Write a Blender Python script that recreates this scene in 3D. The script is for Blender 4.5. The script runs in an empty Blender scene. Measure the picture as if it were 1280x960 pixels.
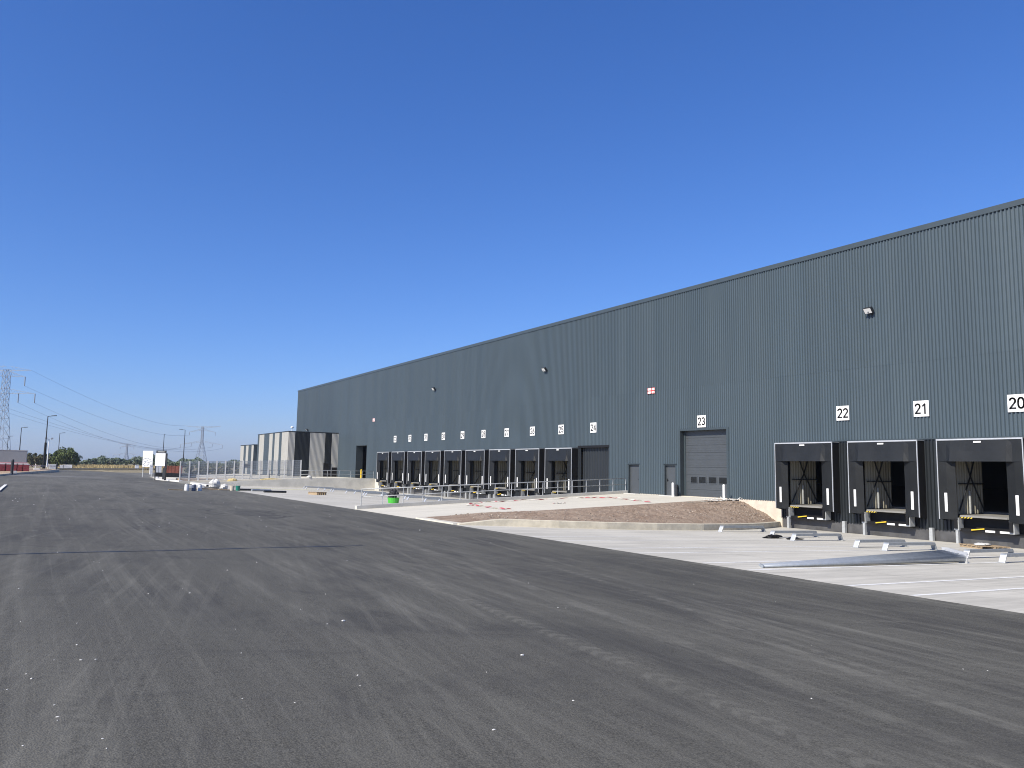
import bpy, math, random
from mathutils import Vector, Matrix
R = math.radians
C = bpy.context.scene.collection
S = bpy.context.scene
random.seed(7)

# ------------------------------------------------------------------ camera
F_PX = 960.4647
YAW, PITCH, ROLL, EYE = R(31.52234), R(6.2575), R(1.00864), 1.6243
fw = Vector((math.sin(YAW) * math.cos(PITCH), math.cos(YAW) * math.cos(PITCH), math.sin(PITCH)))
r0 = Vector((math.cos(YAW), -math.sin(YAW), 0))
u0 = r0.cross(fw)
rt = r0 * math.cos(ROLL) + u0 * math.sin(ROLL)
up = u0 * math.cos(ROLL) - r0 * math.sin(ROLL)
cam = bpy.data.cameras.new('camera')
cam.sensor_width = 36
cam.lens = 36 * F_PX / 1280
cam.clip_start = 0.1
cam.clip_end = 9000
co = bpy.data.objects.new('camera', cam)
C.objects.link(co)
M = Matrix((rt, up, -fw)).transposed().to_4x4()
M.translation = (0, 0, EYE)
co.matrix_world = M
S.camera = co


def at(px, py, Y):
    """world point at distance Y along the road seen in direction px, py (surveyed from the photo)"""
    d = fw + rt * ((px - 640) / F_PX) - up * ((py - 480) / F_PX)
    t = Y / d.y
    return Vector((d.x * t, Y, EYE + d.z * t))


# ------------------------------------------------------------------ node helpers
def mat(name):
    m = bpy.data.materials.new(name)
    m.use_nodes = True
    nt = m.node_tree
    b = nt.nodes['Principled BSDF']
    return m, nt, b


class G:
    def __init__(s, nt):
        s.nt = nt

    def put(s, sock, v):
        if isinstance(v, (int, float)):
            sock.default_value = v
        elif isinstance(v, (tuple, list)):
            sock.default_value = tuple(v) + ((1,) if len(v) == 3 and len(sock.default_value) == 4 else ())
        else:
            s.nt.links.new(v, sock)

    def m(s, op, a, b=0.0, c=0.0, clamp=False):
        n = s.nt.nodes.new('ShaderNodeMath')
        n.operation = op
        n.use_clamp = clamp
        for i, v in enumerate((a, b, c)):
            s.put(n.inputs[i], v)
        return n.outputs[0]

    def xyz(s):
        n = s.nt.nodes.new('ShaderNodeNewGeometry')
        q = s.nt.nodes.new('ShaderNodeSeparateXYZ')
        s.nt.links.new(n.outputs['Position'], q.inputs[0])
        return n.outputs['Position'], q.outputs

    def obj(s):
        n = s.nt.nodes.new('ShaderNodeTexCoord')
        return n.outputs['Object']

    def scale(s, v, sc, rot=0):
        n = s.nt.nodes.new('ShaderNodeMapping')
        if rot:                                    # turn first, then stretch
            n.vector_type = 'TEXTURE'
            sc = tuple(1 / q for q in sc)
        n.inputs['Scale'].default_value = sc
        n.inputs['Rotation'].default_value = (0, 0, rot)
        s.nt.links.new(v, n.inputs['Vector'])
        return n.outputs[0]

    def noise(s, v, sc, det=3, rough=.5, dist=0):
        n = s.nt.nodes.new('ShaderNodeTexNoise')
        n.inputs['Scale'].default_value = sc
        n.inputs['Detail'].default_value = det
        n.inputs['Roughness'].default_value = rough
        n.inputs['Distortion'].default_value = dist
        if v is not None:
            s.nt.links.new(v, n.inputs['Vector'])
        return n.outputs['Fac']

    def vor(s, v, sc):
        n = s.nt.nodes.new('ShaderNodeTexVoronoi')
        n.inputs['Scale'].default_value = sc
        s.nt.links.new(v, n.inputs['Vector'])
        return n.outputs

    def ramp(s, f, lo, hi, a=0.0, b=1.0):
        n = s.nt.nodes.new('ShaderNodeMapRange')
        n.interpolation_type = 'SMOOTHSTEP'
        s.put(n.inputs[0], f)
        for i, v in zip((1, 2, 3, 4), (lo, hi, a, b)):
            n.inputs[i].default_value = v
        return n.outputs[0]

    def mix(s, f, a, b):
        n = s.nt.nodes.new('ShaderNodeMix')
        n.data_type = 'RGBA'
        s.put(n.inputs[0], f)
        s.put(n.inputs[6], a)
        s.put(n.inputs[7], b)
        return n.outputs[2]

    def bump(s, h, st, dist=.01):
        n = s.nt.nodes.new('ShaderNodeBump')
        n.inputs['Strength'].default_value = st
        n.inputs['Distance'].default_value = dist
        s.put(n.inputs['Height'], h)
        return n.outputs[0]


def simple(name, col, rough=.6, metal=0.0, var=.12, sc=3.0, bump=0.0, bsc=40.0, spec=.5, stretch=(1, 1, 1)):
    m, nt, b = mat(name)
    g = G(nt)
    pos, _ = g.xyz()
    v = g.scale(pos, stretch)
    f = g.noise(v, sc, 5, .6)
    lo = tuple(c * (1 - var) for c in col)
    hi = tuple(min(1, c * (1 + var)) for c in col)
    g.put(b.inputs['Base Color'], g.mix(g.ramp(f, .3, .7), lo, hi))
    b.inputs['Roughness'].default_value = rough
    b.inputs['Metallic'].default_value = metal
    b.inputs['Specular IOR Level'].default_value = spec
    if bump:
        g.put(b.inputs['Normal'], g.bump(g.noise(pos, bsc, 4, .6), bump))
    return m


MT = {}


def cladding_material(name, col):
    m, nt, b = mat(name)
    g = G(nt)
    pos, (X, Y, Z) = g.xyz()
    wn = nt.nodes.new('ShaderNodeTexWhiteNoise')
    wn.noise_dimensions = '2D'
    c2 = nt.nodes.new('ShaderNodeCombineXYZ')
    g.put(c2.inputs[0], g.m('FLOOR', g.m('DIVIDE', Y, 1.02)))
    g.put(c2.inputs[1], g.m('FLOOR', g.m('DIVIDE', Z, 7.15)))
    g.put(wn.inputs['Vector'], c2.outputs[0])
    f = g.noise(g.scale(pos, (1, 1, .10)), .8, 4, .6)
    run = g.noise(g.scale(pos, (3, 3, .05)), 1.0, 4, .6)
    t = g.m('ADD', g.m('MULTIPLY', wn.outputs[0], .45), g.m('ADD', g.m('MULTIPLY', f, .5), g.m('MULTIPLY', run, .35)))
    g.put(b.inputs['Base Color'], g.mix(g.ramp(t, .35, .95), tuple(c * .955 for c in col), tuple(c * 1.05 for c in col)))
    g.put(b.inputs['Roughness'], g.ramp(f, .3, .7, .38, .52))
    b.inputs['Specular IOR Level'].default_value = .5
    return m


MT['clad'] = cladding_material('steel_cladding', (.064, .088, .107))
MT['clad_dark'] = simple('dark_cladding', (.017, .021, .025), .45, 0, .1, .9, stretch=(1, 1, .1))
MT['coping'] = simple('coping_steel', (.050, .066, .076), .4, 0, .06, 2)
MT['trim'] = simple('steel_trim', (.045, .060, .070), .4, 0, .06, 2)
MT['door'] = simple('door_paint', (.060, .068, .077), .45, 0, .05, 2)
MT['reveal'] = simple('reveal_steel', (.035, .045, .052), .45, 0, .06, 2)
MT['cream'] = simple('cream_cladding', (.43, .425, .395), .5, 0, .05, 2, stretch=(1, 1, .2))
MT['plinth'] = simple('cream_plinth', (.58, .52, .43), .8, 0, .10, 2.5, .3, 30)
MT['roof'] = simple('roof_membrane', (.30, .30, .30), .9, 0, .1, .5)
MT['fabric'] = simple('shelter_fabric', (.010, .0115, .013), .62, 0, .18, 2.0, .25, 25, spec=.3)
MT['fabric_head'] = simple('shelter_head_fabric', (.011, .013, .0155), .55, 0, .15, 2.0, .25, 12, spec=.35)
MT['black'] = simple('black_rubber', (.008, .008, .009), .6, 0, .2, 4, spec=.3)
MT['alu'] = simple('aluminium', (.62, .63, .64), .42, .5, .05, 5)
MT['galv'] = simple('galvanised_steel', (.36, .39, .42), .42, .45, .08, 6, .04, 30)
MT['galv_pale'] = simple('weathered_galvanised', (.42, .435, .44), .55, .2, .1, 9)
MT['white'] = simple('white_paint', (.80, .80, .79), .45, 0, .03, 5)
MT['ink'] = simple('black_ink', (.012, .012, .014), .6, 0, .05, 5)
MT['red'] = simple('red_paint', (.48, .035, .035), .5, 0, .15, 4)
MT['barrier_red'] = simple('faded_red_plastic', (.20, .03, .035), .5, 0, .3, 3)
MT['yellow'] = simple('yellow_paint', (.75, .50, .03), .45, 0, .1, 6)
MT['lining'] = simple('beige_lining', (.25, .235, .185), .55, 0, .12, 2, stretch=(1, 1, .3))
MT['slab'] = simple('slab_concrete', (.22, .215, .20), .8, 0, .12, 3)
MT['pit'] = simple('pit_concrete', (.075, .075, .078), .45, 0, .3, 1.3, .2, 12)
MT['wood'] = simple('raw_timber', (.36, .27, .17), .8, 0, .25, 6, .3, 30, stretch=(1, 6, 6))
MT['green'] = simple('green_plastic', (.06, .42, .04), .45, 0, .1, 5)
MT['teal'] = simple('teal_plastic', (.01, .18, .13), .45, 0, .1, 5)
MT['rubble'] = simple('dark_rubble', (.03, .03, .035), .8, 0, .5, 8, .5, 20)
MT['bag'] = simple('woven_bag', (.58, .575, .55), .7, 0, .1, 5, .4, 14)
MT['sand'] = simple('sand', (.52, .42, .20), .95, 0, .15, 5, .3, 30)
MT['darkpole'] = simple('dark_pole_paint', (.022, .024, .028), .5, 0, .1, 3)
MT['pylon'] = simple('pylon_steel', (.29, .33, .39), .6, .2, .1, .5)
MT['wire'] = simple('power_cable', (.26, .30, .36), .6, .2, .05, .1)
MT['glass'] = simple('dark_glass', (.012, .014, .016), .12, 0, .1, 2)
MT['lens'] = simple('lamp_lens', (.85, .85, .83), .2, 0, .03, 4)  # near-white base stands for bright sky reflected in the lens
MT['boxgrey'] = simple('grey_box_panel', (.26, .275, .29), .55, 0, .05, .6)
MT['blueskip'] = simple('dark_blue_plastic', (.10, .12, .17), .5, 0, .2, 5)
MT['rust'] = simple('rust_red_panel', (.26, .085, .055), .75, 0, .25, 1.2)
MT['kerb'] = simple('kerb_concrete', (.53, .485, .385), .85, 0, .14, 2.2, .3, 30)
MT['kerb_white'] = simple('pale_kerb', (.66, .65, .62), .8, 0, .1, 2, .2, 30)
MT['wallconc'] = simple('retaining_concrete', (.56, .54, .48), .8, 0, .13, .8, .2, 12)
MT['bark'] = simple('bark', (.10, .075, .05), .9, 0, .2, 4)
MT['dash_paint'] = simple('road_paint', (.74, .74, .72), .7, 0, .12, 8)
MT['bitumen'] = simple('bitumen', (.014, .014, .015), .5, 0, .2, 6)


def leaf_mat(name, a, b):
    m, nt, p = mat(name)
    g = G(nt)
    pos, _ = g.xyz()
    f = g.noise(pos, .9, 3, .6)
    f2 = g.noise(pos, 5, 2, .5)
    g.put(p.inputs['Base Color'], g.mix(g.ramp(g.m('ADD', g.m('MULTIPLY', f, .65), g.m('MULTIPLY', f2, .35)), .38, .62), a, b))
    p.inputs['Roughness'].default_value = .6
    p.inputs['Specular IOR Level'].default_value = .25
    return m


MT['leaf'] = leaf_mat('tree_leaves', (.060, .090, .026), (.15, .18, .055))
MT['leaf_far'] = leaf_mat('distant_leaves', (.075, .105, .065), (.13, .16, .09))  # greyed greens, distance haze mixed into the leaf colour
MT['leaf_dry'] = leaf_mat('dry_bush_leaves', (.10, .105, .045), (.18, .165, .08))
MT['drygrass'] = leaf_mat('dry_grass', (.34, .26, .12), (.52, .42, .22))


def asphalt_material():
    m, nt, b = mat('asphalt')
    g = G(nt)
    pos, (X, Y, Z) = g.xyz()
    # dusty wheel lanes running along the road, gently bent
    warp = g.m('MULTIPLY', g.m('SUBTRACT', g.noise(g.scale(pos, (.03, .03, 0)), 1, 2), .5), 9.0)
    xs = g.m('ADD', X, warp)

    xs2 = g.m('ADD', X, g.m('MULTIPLY', warp, .22))

    def lanes(sx, sy, det, lo, hi):
        cmb = nt.nodes.new('ShaderNodeCombineXYZ')
        g.put(cmb.inputs[0], g.m('MULTIPLY', xs if sx < 2 else xs2, sx))
        g.put(cmb.inputs[1], g.m('MULTIPLY', Y, sy))
        return g.ramp(g.noise(cmb.outputs[0], 1.0, det, .62), lo, hi)
    patch = g.noise(pos, .22, 4, .6)
    patch2 = g.noise(g.scale(pos, (.5, .16, 1), R(-10)), 1.0, 4, .65)
    fine = g.noise(pos, 48, 3, .8)
    mid = g.noise(pos, 9, 4, .75)
    grain = g.vor(pos, 70)
    s1 = g.ramp(g.noise(g.scale(pos, (2.2, .10, 1), R(-9)), 1.0, 5, .7, .3), .50, .66)
    s2 = g.ramp(g.noise(g.scale(pos, (4.5, .13, 1), R(-14)), 1.0, 4, .7, .3), .54, .66)
    s3 = g.ramp(g.noise(g.scale(pos, (6.0, .14, 1), R(-3)), 1.0, 4, .7, .3), .55, .68)
    dust = g.m('ADD', g.m('MULTIPLY', lanes(1.3, .05, 4, .46, .68), .28), g.m('ADD', g.m('MULTIPLY', lanes(4.2, .06, 4, .50, .64), .24), g.m('MULTIPLY', lanes(11.0, .09, 3, .52, .66), .17)))
    dust = g.m('ADD', dust, g.m('ADD', g.m('MULTIPLY', s1, .26), g.m('ADD', g.m('MULTIPLY', s2, .24), g.m('MULTIPLY', s3, .16))))
    dust = g.m('MULTIPLY', dust, g.ramp(patch, .34, .62, .45, 1.15))

    def track(c0, c1, c2, w, amt, y0, y1, freq, total):
        xc = g.m('ADD', g.m('ADD', c0, g.m('MULTIPLY', Y, c1)), g.m('MULTIPLY', g.m('MULTIPLY', Y, Y), c2))
        v = g.m('SUBTRACT', X, xc)
        av = g.m('ABSOLUTE', v)
        edge = g.m('SUBTRACT', 1.0, g.ramp(av, w * .55, w))
        ph = g.m('ADD', g.m('MULTIPLY', Y, freq), g.m('MULTIPLY', av, freq * .9))
        tread = g.ramp(g.m('SINE', ph), -.5, .6, .25, 1.0) if freq else 1.0
        edge = g.m('MULTIPLY', edge, tread)
        edge = g.m('MULTIPLY', edge, g.m('MULTIPLY', g.ramp(Y, y0 - 1, y0 + 2), g.ramp(Y, y1 - 6, y1, 1.0, 0.0)))
        edge = g.m('MULTIPLY', edge, g.ramp(g.noise(pos, 1.7, 5, .75), .36, .62, .12, 1.0))
        return g.m('ADD', total, g.m('MULTIPLY', edge, amt))

    dust = track(4.50, .135, -.0022, .17, .58, 2, 17, 26, dust)
    dust = track(5.35, .200, -.0012, .15, .50, 2, 24, 0, dust)
    dust = track(6.25, .160, .012, .14, .55, 2, 12, 0, dust)
    dust = track(6.0, .36, -.006, .12, .50, 4, 20, 20, dust)
    dust = track(7.6, .20, .0, .10, .45, 4, 26, 0, dust)
    dust = track(.98, -.105, .0, .20, .28, 3, 12, 30, dust)
    dust = track(1.6, .03, .0006, .12, .30, 9, 45, 0, dust)
    dust = track(3.4, .05, -.0006, .13, .32, 10, 48, 0, dust)
    dust = track(5.2, .07, -.0006, .12, .30, 12, 60, 0, dust)
    dust = track(-.4, .02, .0, .14, .30, 12, 60, 0, dust)
    # fine wear scratches, some of them swept across the road by turning wheels
    side = g.ramp(g.m('ADD', X, g.m('MULTIPLY', g.noise(pos, .3, 3), 6.0)), 6.5, 11.0)
    scr = g.ramp(g.noise(g.scale(pos, (9, .5, 1), R(-12)), 1.0, 4, .75, .4), .58, .72)
    scr2 = g.ramp(g.noise(g.scale(pos, (10, .6, 1), R(58)), 1.0, 4, .75, .6), .56, .70)
    scr3 = g.ramp(g.noise(g.scale(pos, (8, .5, 1), R(80)), 1.0, 4, .75, .6), .58, .72)
    dust = g.m('ADD', dust, g.m('MULTIPLY', scr, .22))
    dust = g.m('ADD', dust, g.m('MULTIPLY', g.m('MULTIPLY', scr2, side), .42))
    dust = g.m('ADD', dust, g.m('MULTIPLY', g.m('MULTIPLY', scr3, side), .34))
    dust = g.m('ADD', dust, g.m('MULTIPLY', g.ramp(Y, 18, 75), g.ramp(g.noise(g.scale(pos, (.22, .05, 1), R(-6)), 1.0, 5, .7), .36, .60, .06, .55)))  # broad pale patches, stronger farther along the road
    # concrete dust along the yard edge
    edge = g.m('MULTIPLY', g.ramp(X, 13.7, 14.8), g.ramp(g.noise(pos, 1.6, 5, .75), .42, .62))
    dust = g.m('ADD', dust, g.m('MULTIPLY', edge, .8))
    col = g.mix(g.ramp(fine, .28, .72), (.0395, .0385, .0330), (.128, .123, .104))
    col = g.mix(g.m('MULTIPLY', g.ramp(mid, .35, .7), .5), col, (.100, .098, .087))
    dark = g.m('MAXIMUM', g.ramp(g.noise(pos, .35, 5, .7, 1.0), .50, .68), g.ramp(patch2, .50, .64))
    col = g.mix(g.m('MULTIPLY', dark, .55), col, (.043, .042, .040))
    # black rubber loops left by turning tyres
    rub = 0.0
    for cx, cy, r, w in ((7.6, 33.6, 1.9, .13), (7.8, 34.1, 1.55, .11), (6.4, 33.0, 2.5, .09), (8.3, 36.5, 1.2, .1)):
        dx, dy = g.m('SUBTRACT', X, cx), g.m('SUBTRACT', Y, cy)
        dd = g.m('SQRT', g.m('ADD', g.m('MULTIPLY', dx, dx), g.m('MULTIPLY', g.m('MULTIPLY', dy, dy), .45)))
        q = g.m('SUBTRACT', 1.0, g.ramp(g.m('ABSOLUTE', g.m('SUBTRACT', dd, r)), w * .5, w))
        q = g.m('MULTIPLY', q, g.ramp(g.noise(pos, .5, 3), .42, .56))
        rub = g.m('MAXIMUM', rub, q)
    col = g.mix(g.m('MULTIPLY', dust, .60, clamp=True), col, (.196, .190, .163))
    col = g.mix(g.m('MULTIPLY', rub, .6), col, (.025, .025, .025))
    stone = g.m('MULTIPLY', g.m('LESS_THAN', grain[0], .22), g.ramp(g.noise(pos, 31, 1), .52, .6))
    col = g.mix(g.m('MULTIPLY', stone, .5), col, (.20, .195, .19))
    g.put(b.inputs['Base Color'], col)
    b.inputs['Roughness'].default_value = .82
    b.inputs['Specular IOR Level'].default_value = .22
    h = g.m('ADD', g.m('MULTIPLY', grain[0], .8), fine)
    g.put(b.inputs['Normal'], g.bump(h, .55, .008))
    return m


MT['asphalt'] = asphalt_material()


def concrete_material(name, base, streak, joint, jx=5.3, jy=4.14, oy=0.0):
    m, nt, b = mat(name)
    g = G(nt)
    pos, (X, Y, Z) = g.xyz()
    br = g.noise(g.scale(pos, (.16, 3.2, 1)), 1.0, 5, .7)
    br2 = g.noise(g.scale(pos, (.5, 14, 1)), 1.0, 3, .6)
    big = g.noise(pos, .28, 4, .6)
    fine = g.noise(pos, 40, 3, .7)
    lo = tuple(c * (1 - streak) for c in base)
    hi = tuple(min(.9, c * (1 + streak)) for c in base)
    f = g.m('ADD', g.m('MULTIPLY', g.ramp(br, .32, .68), .5), g.m('MULTIPLY', g.ramp(br2, .35, .65), .25))
    f = g.m('ADD', f, g.m('MULTIPLY', g.ramp(big, .35, .65), .25))
    col = g.mix(f, lo, hi)
    stain = g.ramp(g.noise(g.scale(pos, (.3, 1.1, 1)), 1.0, 5, .65, .8), .58, .74)
    col = g.mix(g.m('MULTIPLY', stain, .35), col, tuple(c * .62 for c in base))
    col = g.mix(g.m('MULTIPLY', g.ramp(fine, .55, .8), .18), col, tuple(c * .7 for c in base))

    def line(c, p, off, w):
        q = g.m('ABSOLUTE', g.m('SUBTRACT', g.m('FRACT', g.m('DIVIDE', g.m('ADD', c, 200 * p + off), p)), .5))
        return g.m('SUBTRACT', 1.0, g.ramp(q, w / p, 2 * w / p))
    jl = g.m('MAXIMUM', line(X, jx, .4, .012), line(Y, jy, oy, .012))
    col = g.mix(g.m('MULTIPLY', jl, joint), col, tuple(c * .45 for c in base))
    g.put(b.inputs['Base Color'], col)
    b.inputs['Roughness'].default_value = .82
    b.inputs['Specular IOR Level'].default_value = .3
    g.put(b.inputs['Normal'], g.bump(g.m('ADD', fine, br2), .15, .006))
    return m


MT['yard'] = concrete_material('yard_concrete', (.48, .46, .405), .24, .6)
MT['ramp'] = concrete_material('ramp_concrete', (.575, .545, .465), .11, .35, 6, 5)


def soil_material(name, a, b_, c):
    m, nt, b = mat(name)
    g = G(nt)
    pos, _ = g.xyz()
    f = g.noise(pos, 1.2, 6, .7)
    f2 = g.noise(pos, 9, 5, .75)
    col = g.mix(g.ramp(f, .35, .65), a, b_)
    col = g.mix(g.m('MULTIPLY', g.ramp(f2, .5, .75), .7), col, c)
    g.put(b.inputs['Base Color'], col)
    b.inputs['Roughness'].default_value = .95
    b.inputs['Specular IOR Level'].default_value = .15
    g.put(b.inputs['Normal'], g.bump(g.m('ADD', f2, g.noise(pos, 28, 3, .7)), .9, .05))
    return m


MT['soil'] = soil_material('bare_soil', (.26, .19, .142), (.34, .265, .205), (.40, .33, .265))
MT['field'] = soil_material('dry_field', (.22, .19, .125), (.28, .24, .16), (.20, .18, .10))
MT['sandy'] = soil_material('sandy_soil', (.36, .25, .16), (.46, .34, .23), (.52, .43, .32))


def tape_material():
    m, nt, b = mat('barrier_tape')
    g = G(nt)
    pos, (X, Y, Z) = g.xyz()
    s = g.m('SINE', g.m('MULTIPLY', g.m('ADD', X, g.m('MULTIPLY', Y, .8)), 4.2))
    g.put(b.inputs['Base Color'], g.mix(g.m('GREATER_THAN', s, .05), (.60, .565, .50), (.42, .075, .085)))
    b.inputs['Roughness'].default_value = .5
    return m


MT['tape'] = tape_material()
m_, nt_, b_ = mat('hazard_stripes')
g_ = G(nt_)
p_, (x_, y_, z_) = g_.xyz()
g_.put(b_.inputs['Base Color'], g_.mix(g_.m('GREATER_THAN', g_.m('SINE', g_.m('MULTIPLY', g_.m('ADD', y_, z_), 46.0)), 0.0), (.02, .02, .02), (.62, .44, .03)))
MT['hazard'] = m_


# ------------------------------------------------------------------ mesh helpers
class MB:
    def __init__(s):
        s.v, s.f = [], []

    def face(s, pts):
        n = len(s.v)
        s.v += [tuple(p) for p in pts]
        s.f.append(tuple(range(n, n + len(pts))))
        return s

    def box(s, x0, x1, y0, y1, z0, z1):
        n = len(s.v)
        s.v += [(x, y, z) for z in (z0, z1) for y in (y0, y1) for x in (x0, x1)]
        for q in ((0, 2, 3, 1), (4, 5, 7, 6), (0, 1, 5, 4), (2, 6, 7, 3), (0, 4, 6, 2), (1, 3, 7, 5)):
            s.f.append(tuple(n + i for i in q))
        return s

    def bar(s, a, b, w, h=None):
        """rectangular bar from a to b"""
        h = h or w
        a, b = Vector(a), Vector(b)
        d = (b - a).normalized()
        ref = Vector((0, 0, 1)) if abs(d.z) < .95 else Vector((1, 0, 0))
        sx = d.cross(ref).normalized() * (w / 2)
        sz = sx.cross(d).normalized() * (h / 2)
        n = len(s.v)
        for p in (a, b):
            for i, j in ((-1, -1), (1, -1), (1, 1), (-1, 1)):
                s.v.append(tuple(p + sx * i + sz * j))
        for q in ((0, 1, 2, 3), (7, 6, 5, 4), (0, 4, 5, 1), (1, 5, 6, 2), (2, 6, 7, 3), (3, 7, 4, 0)):
            s.f.append(tuple(n + i for i in q))
        return s

    def tube(s, pts, rad, n=10, cap=True):
        pts = [Vector(p) for p in pts]
        rads = rad if isinstance(rad, (list, tuple)) else [rad] * len(pts)
        rings = []
        for i, p in enumerate(pts):
            d = (pts[min(i + 1, len(pts) - 1)] - pts[max(i - 1, 0)]).normalized()
            ref = Vector((0, 0, 1)) if abs(d.z) < .9 else Vector((0, 1, 0))
            sx = d.cross(ref).normalized()
            sz = sx.cross(d).normalized()
            base = len(s.v)
            for k in range(n):
                a = 2 * math.pi * k / n
                s.v.append(tuple(p + (sx * math.cos(a) + sz * math.sin(a)) * rads[i]))
            rings.append(base)
        for a, b in zip(rings, rings[1:]):
            for k in range(n):
                s.f.append((a + k, a + (k + 1) % n, b + (k + 1) % n, b + k))
        if cap:
            s.f.append(tuple(rings[0] + k for k in reversed(range(n))))
            s.f.append(tuple(rings[-1] + k for k in range(n)))
        return s

    def lathe(s, x, y, prof, n=16):
        rings = []
        for r, z in prof:
            b = len(s.v)
            for k in range(n):
                a = 2 * math.pi * k / n
                s.v.append((x + r * math.cos(a), y + r * math.sin(a), z))
            rings.append(b)
        for a, b in zip(rings, rings[1:]):
            for k in range(n):
                s.f.append((a + k, a + (k + 1) % n, b + (k + 1) % n, b + k))
        s.f.append(tuple(rings[0] + k for k in reversed(range(n))))
        s.f.append(tuple(rings[-1] + k for k in range(n)))
        return s

    def grid(s, xs, ys, fz):
        b = len(s.v)
        for y in ys:
            for x in xs:
                s.v.append((x, y, fz(x, y)))
        w = len(xs)
        for j in range(len(ys) - 1):
            for i in range(w - 1):
                s.f.append((b + j * w + i, b + j * w + i + 1, b + (j + 1) * w + i + 1, b + (j + 1) * w + i))
        return s

    def corr(s, a0, a1, z0, z1, place, pitch=.17, depth=.064):
        """trapezoid sheet: profile runs from a0 to a1, phase is global; place(a, h, z) -> point"""
        def h(a):
            t = (a / pitch) % 1.0
            if t < .28: return 1.0
            if t < .46: return 1 - (t - .28) / .18
            if t < .82: return 0.0
            return (t - .82) / .18
        ks = [a0]
        k = math.floor(a0 / pitch) - 1
        while k * pitch < a1 + pitch:
            for q in (0, .28, .46, .82):
                a = (k + q) * pitch
                if a0 + 1e-4 < a < a1 - 1e-4:
                    ks.append(a)
            k += 1
        ks.append(a1)
        b = len(s.v)
        for a in ks:
            hh = h(a) * depth
            s.v.append(tuple(place(a, hh, z0)))
            s.v.append(tuple(place(a, hh, z1)))
        for i in range(len(ks) - 1):
            s.f.append((b + 2 * i, b + 2 * i + 1, b + 2 * i + 3, b + 2 * i + 2))
        return s

    def blob(s, c, rx, ry, rz, seed=0, n=10, m=7, j=.18, flat=None):
        rnd = random.Random(seed)
        b = len(s.v)
        for i in range(m + 1):
            th = math.pi * i / m
            for k in range(n):
                ph = 2 * math.pi * k / n
                q = 1 + rnd.uniform(-j, j)
                z = c[2] + rz * math.cos(th) * q
                if flat is not None: z = max(z, flat)
                s.v.append((c[0] + rx * math.sin(th) * math.cos(ph) * q, c[1] + ry * math.sin(th) * math.sin(ph) * q, z))
        for i in range(m):
            for k in range(n):
                s.f.append((b + i * n + k, b + (i + 1) * n + k, b + (i + 1) * n + (k + 1) % n, b + i * n + (k + 1) % n))
        return s

    def build(s, name, m, parent=None, smooth=False, bevel=0):
        me = bpy.data.meshes.new(name)
        me.from_pydata(s.v, [], s.f)
        me.validate()
        me.update()
        o = bpy.data.objects.new(name, me)
        C.objects.link(o)
        me.materials.append(MT[m] if isinstance(m, str) else m)
        if smooth:
            for p in me.polygons: p.use_smooth = True
        if bevel:
            bv = o.modifiers.new('bevel', 'BEVEL')
            bv.width = bevel
            bv.segments = 2
        if parent: o.parent = parent
        return o


def tag(o, label=None, cat=None, group=None, kind=None):
    if label: o['label'] = label
    if cat: o['category'] = cat
    if group: o['group'] = group
    if kind: o['kind'] = kind
    return o


def empty(name, loc, label, cat, group=None):
    o = bpy.data.objects.new(name, None)
    o.empty_display_size = .3
    C.objects.link(o)
    o.location = loc
    return tag(o, label, cat, group)


def copy_tree(o, parent=None):
    c = o.copy()
    C.objects.link(c)
    if parent: c.parent = parent
    for ch in list(o.children):
        copy_tree(ch, c)
    return c


def at_base(o, loc):
    """move a one-mesh thing's origin to loc without moving its shape"""
    o.data.transform(Matrix.Translation(-Vector(loc)))
    o.location = loc
    return o


# ------------------------------------------------------------------ levels
XE, ZE, XF = 14.75, -.72, 36.0


def asph(x, y=0):
    return 0.0 if x < -3 else max(-.72, -.72 * (x + 3) / 17.75)


def yard(x):
    return ZE - .68 * (x - XE) / (XF - XE)


def rampz(x):
    return min(0.0, ZE + .72 * (x - XE) / (XF - XE))


def ramp2z(x):
    return min(0.0, ZE + .06 + .66 * (x - XE) / (28.5 - XE))


# ------------------------------------------------------------------ the ground
def groundz(x, y):
    if y < 92:
        if x > 14: return -2.2
        return asph(x) - .12
    if y < 184 and -4 < x < 34: return -1.3
    return min(asph(x), -.12) - .05 if x < 14 else -.45


gx = [-2300, -1500, -500, -200, -90, -40, -12, -4.5, -3, 5, 12.5, 14.4, 33, 36, 60, 110, 200, 400, 900, 2300]
gy = [-1500, -800, -200, -60, -20, 10, 40, 70, 91, 92.5, 108, 130, 137, 170, 182, 186, 210, 260, 340, 500, 900, 1800, 2600]
tag(MB().grid(gx, gy, groundz).build('ground', 'field'), kind='structure')

ax = [-80, -40, -20, -10, -3, 0, 5, 10, XE]
ay = [-30, -10, 0, 10, 20, 40, 60, 80, 100, 120, 150, 183]
tag(MB().grid(ax, ay, lambda x, y: asph(x)).grid([XE, 32], [102, 183], lambda x, y: -.716).build('asphalt_road', 'asphalt'), kind='structure')
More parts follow.
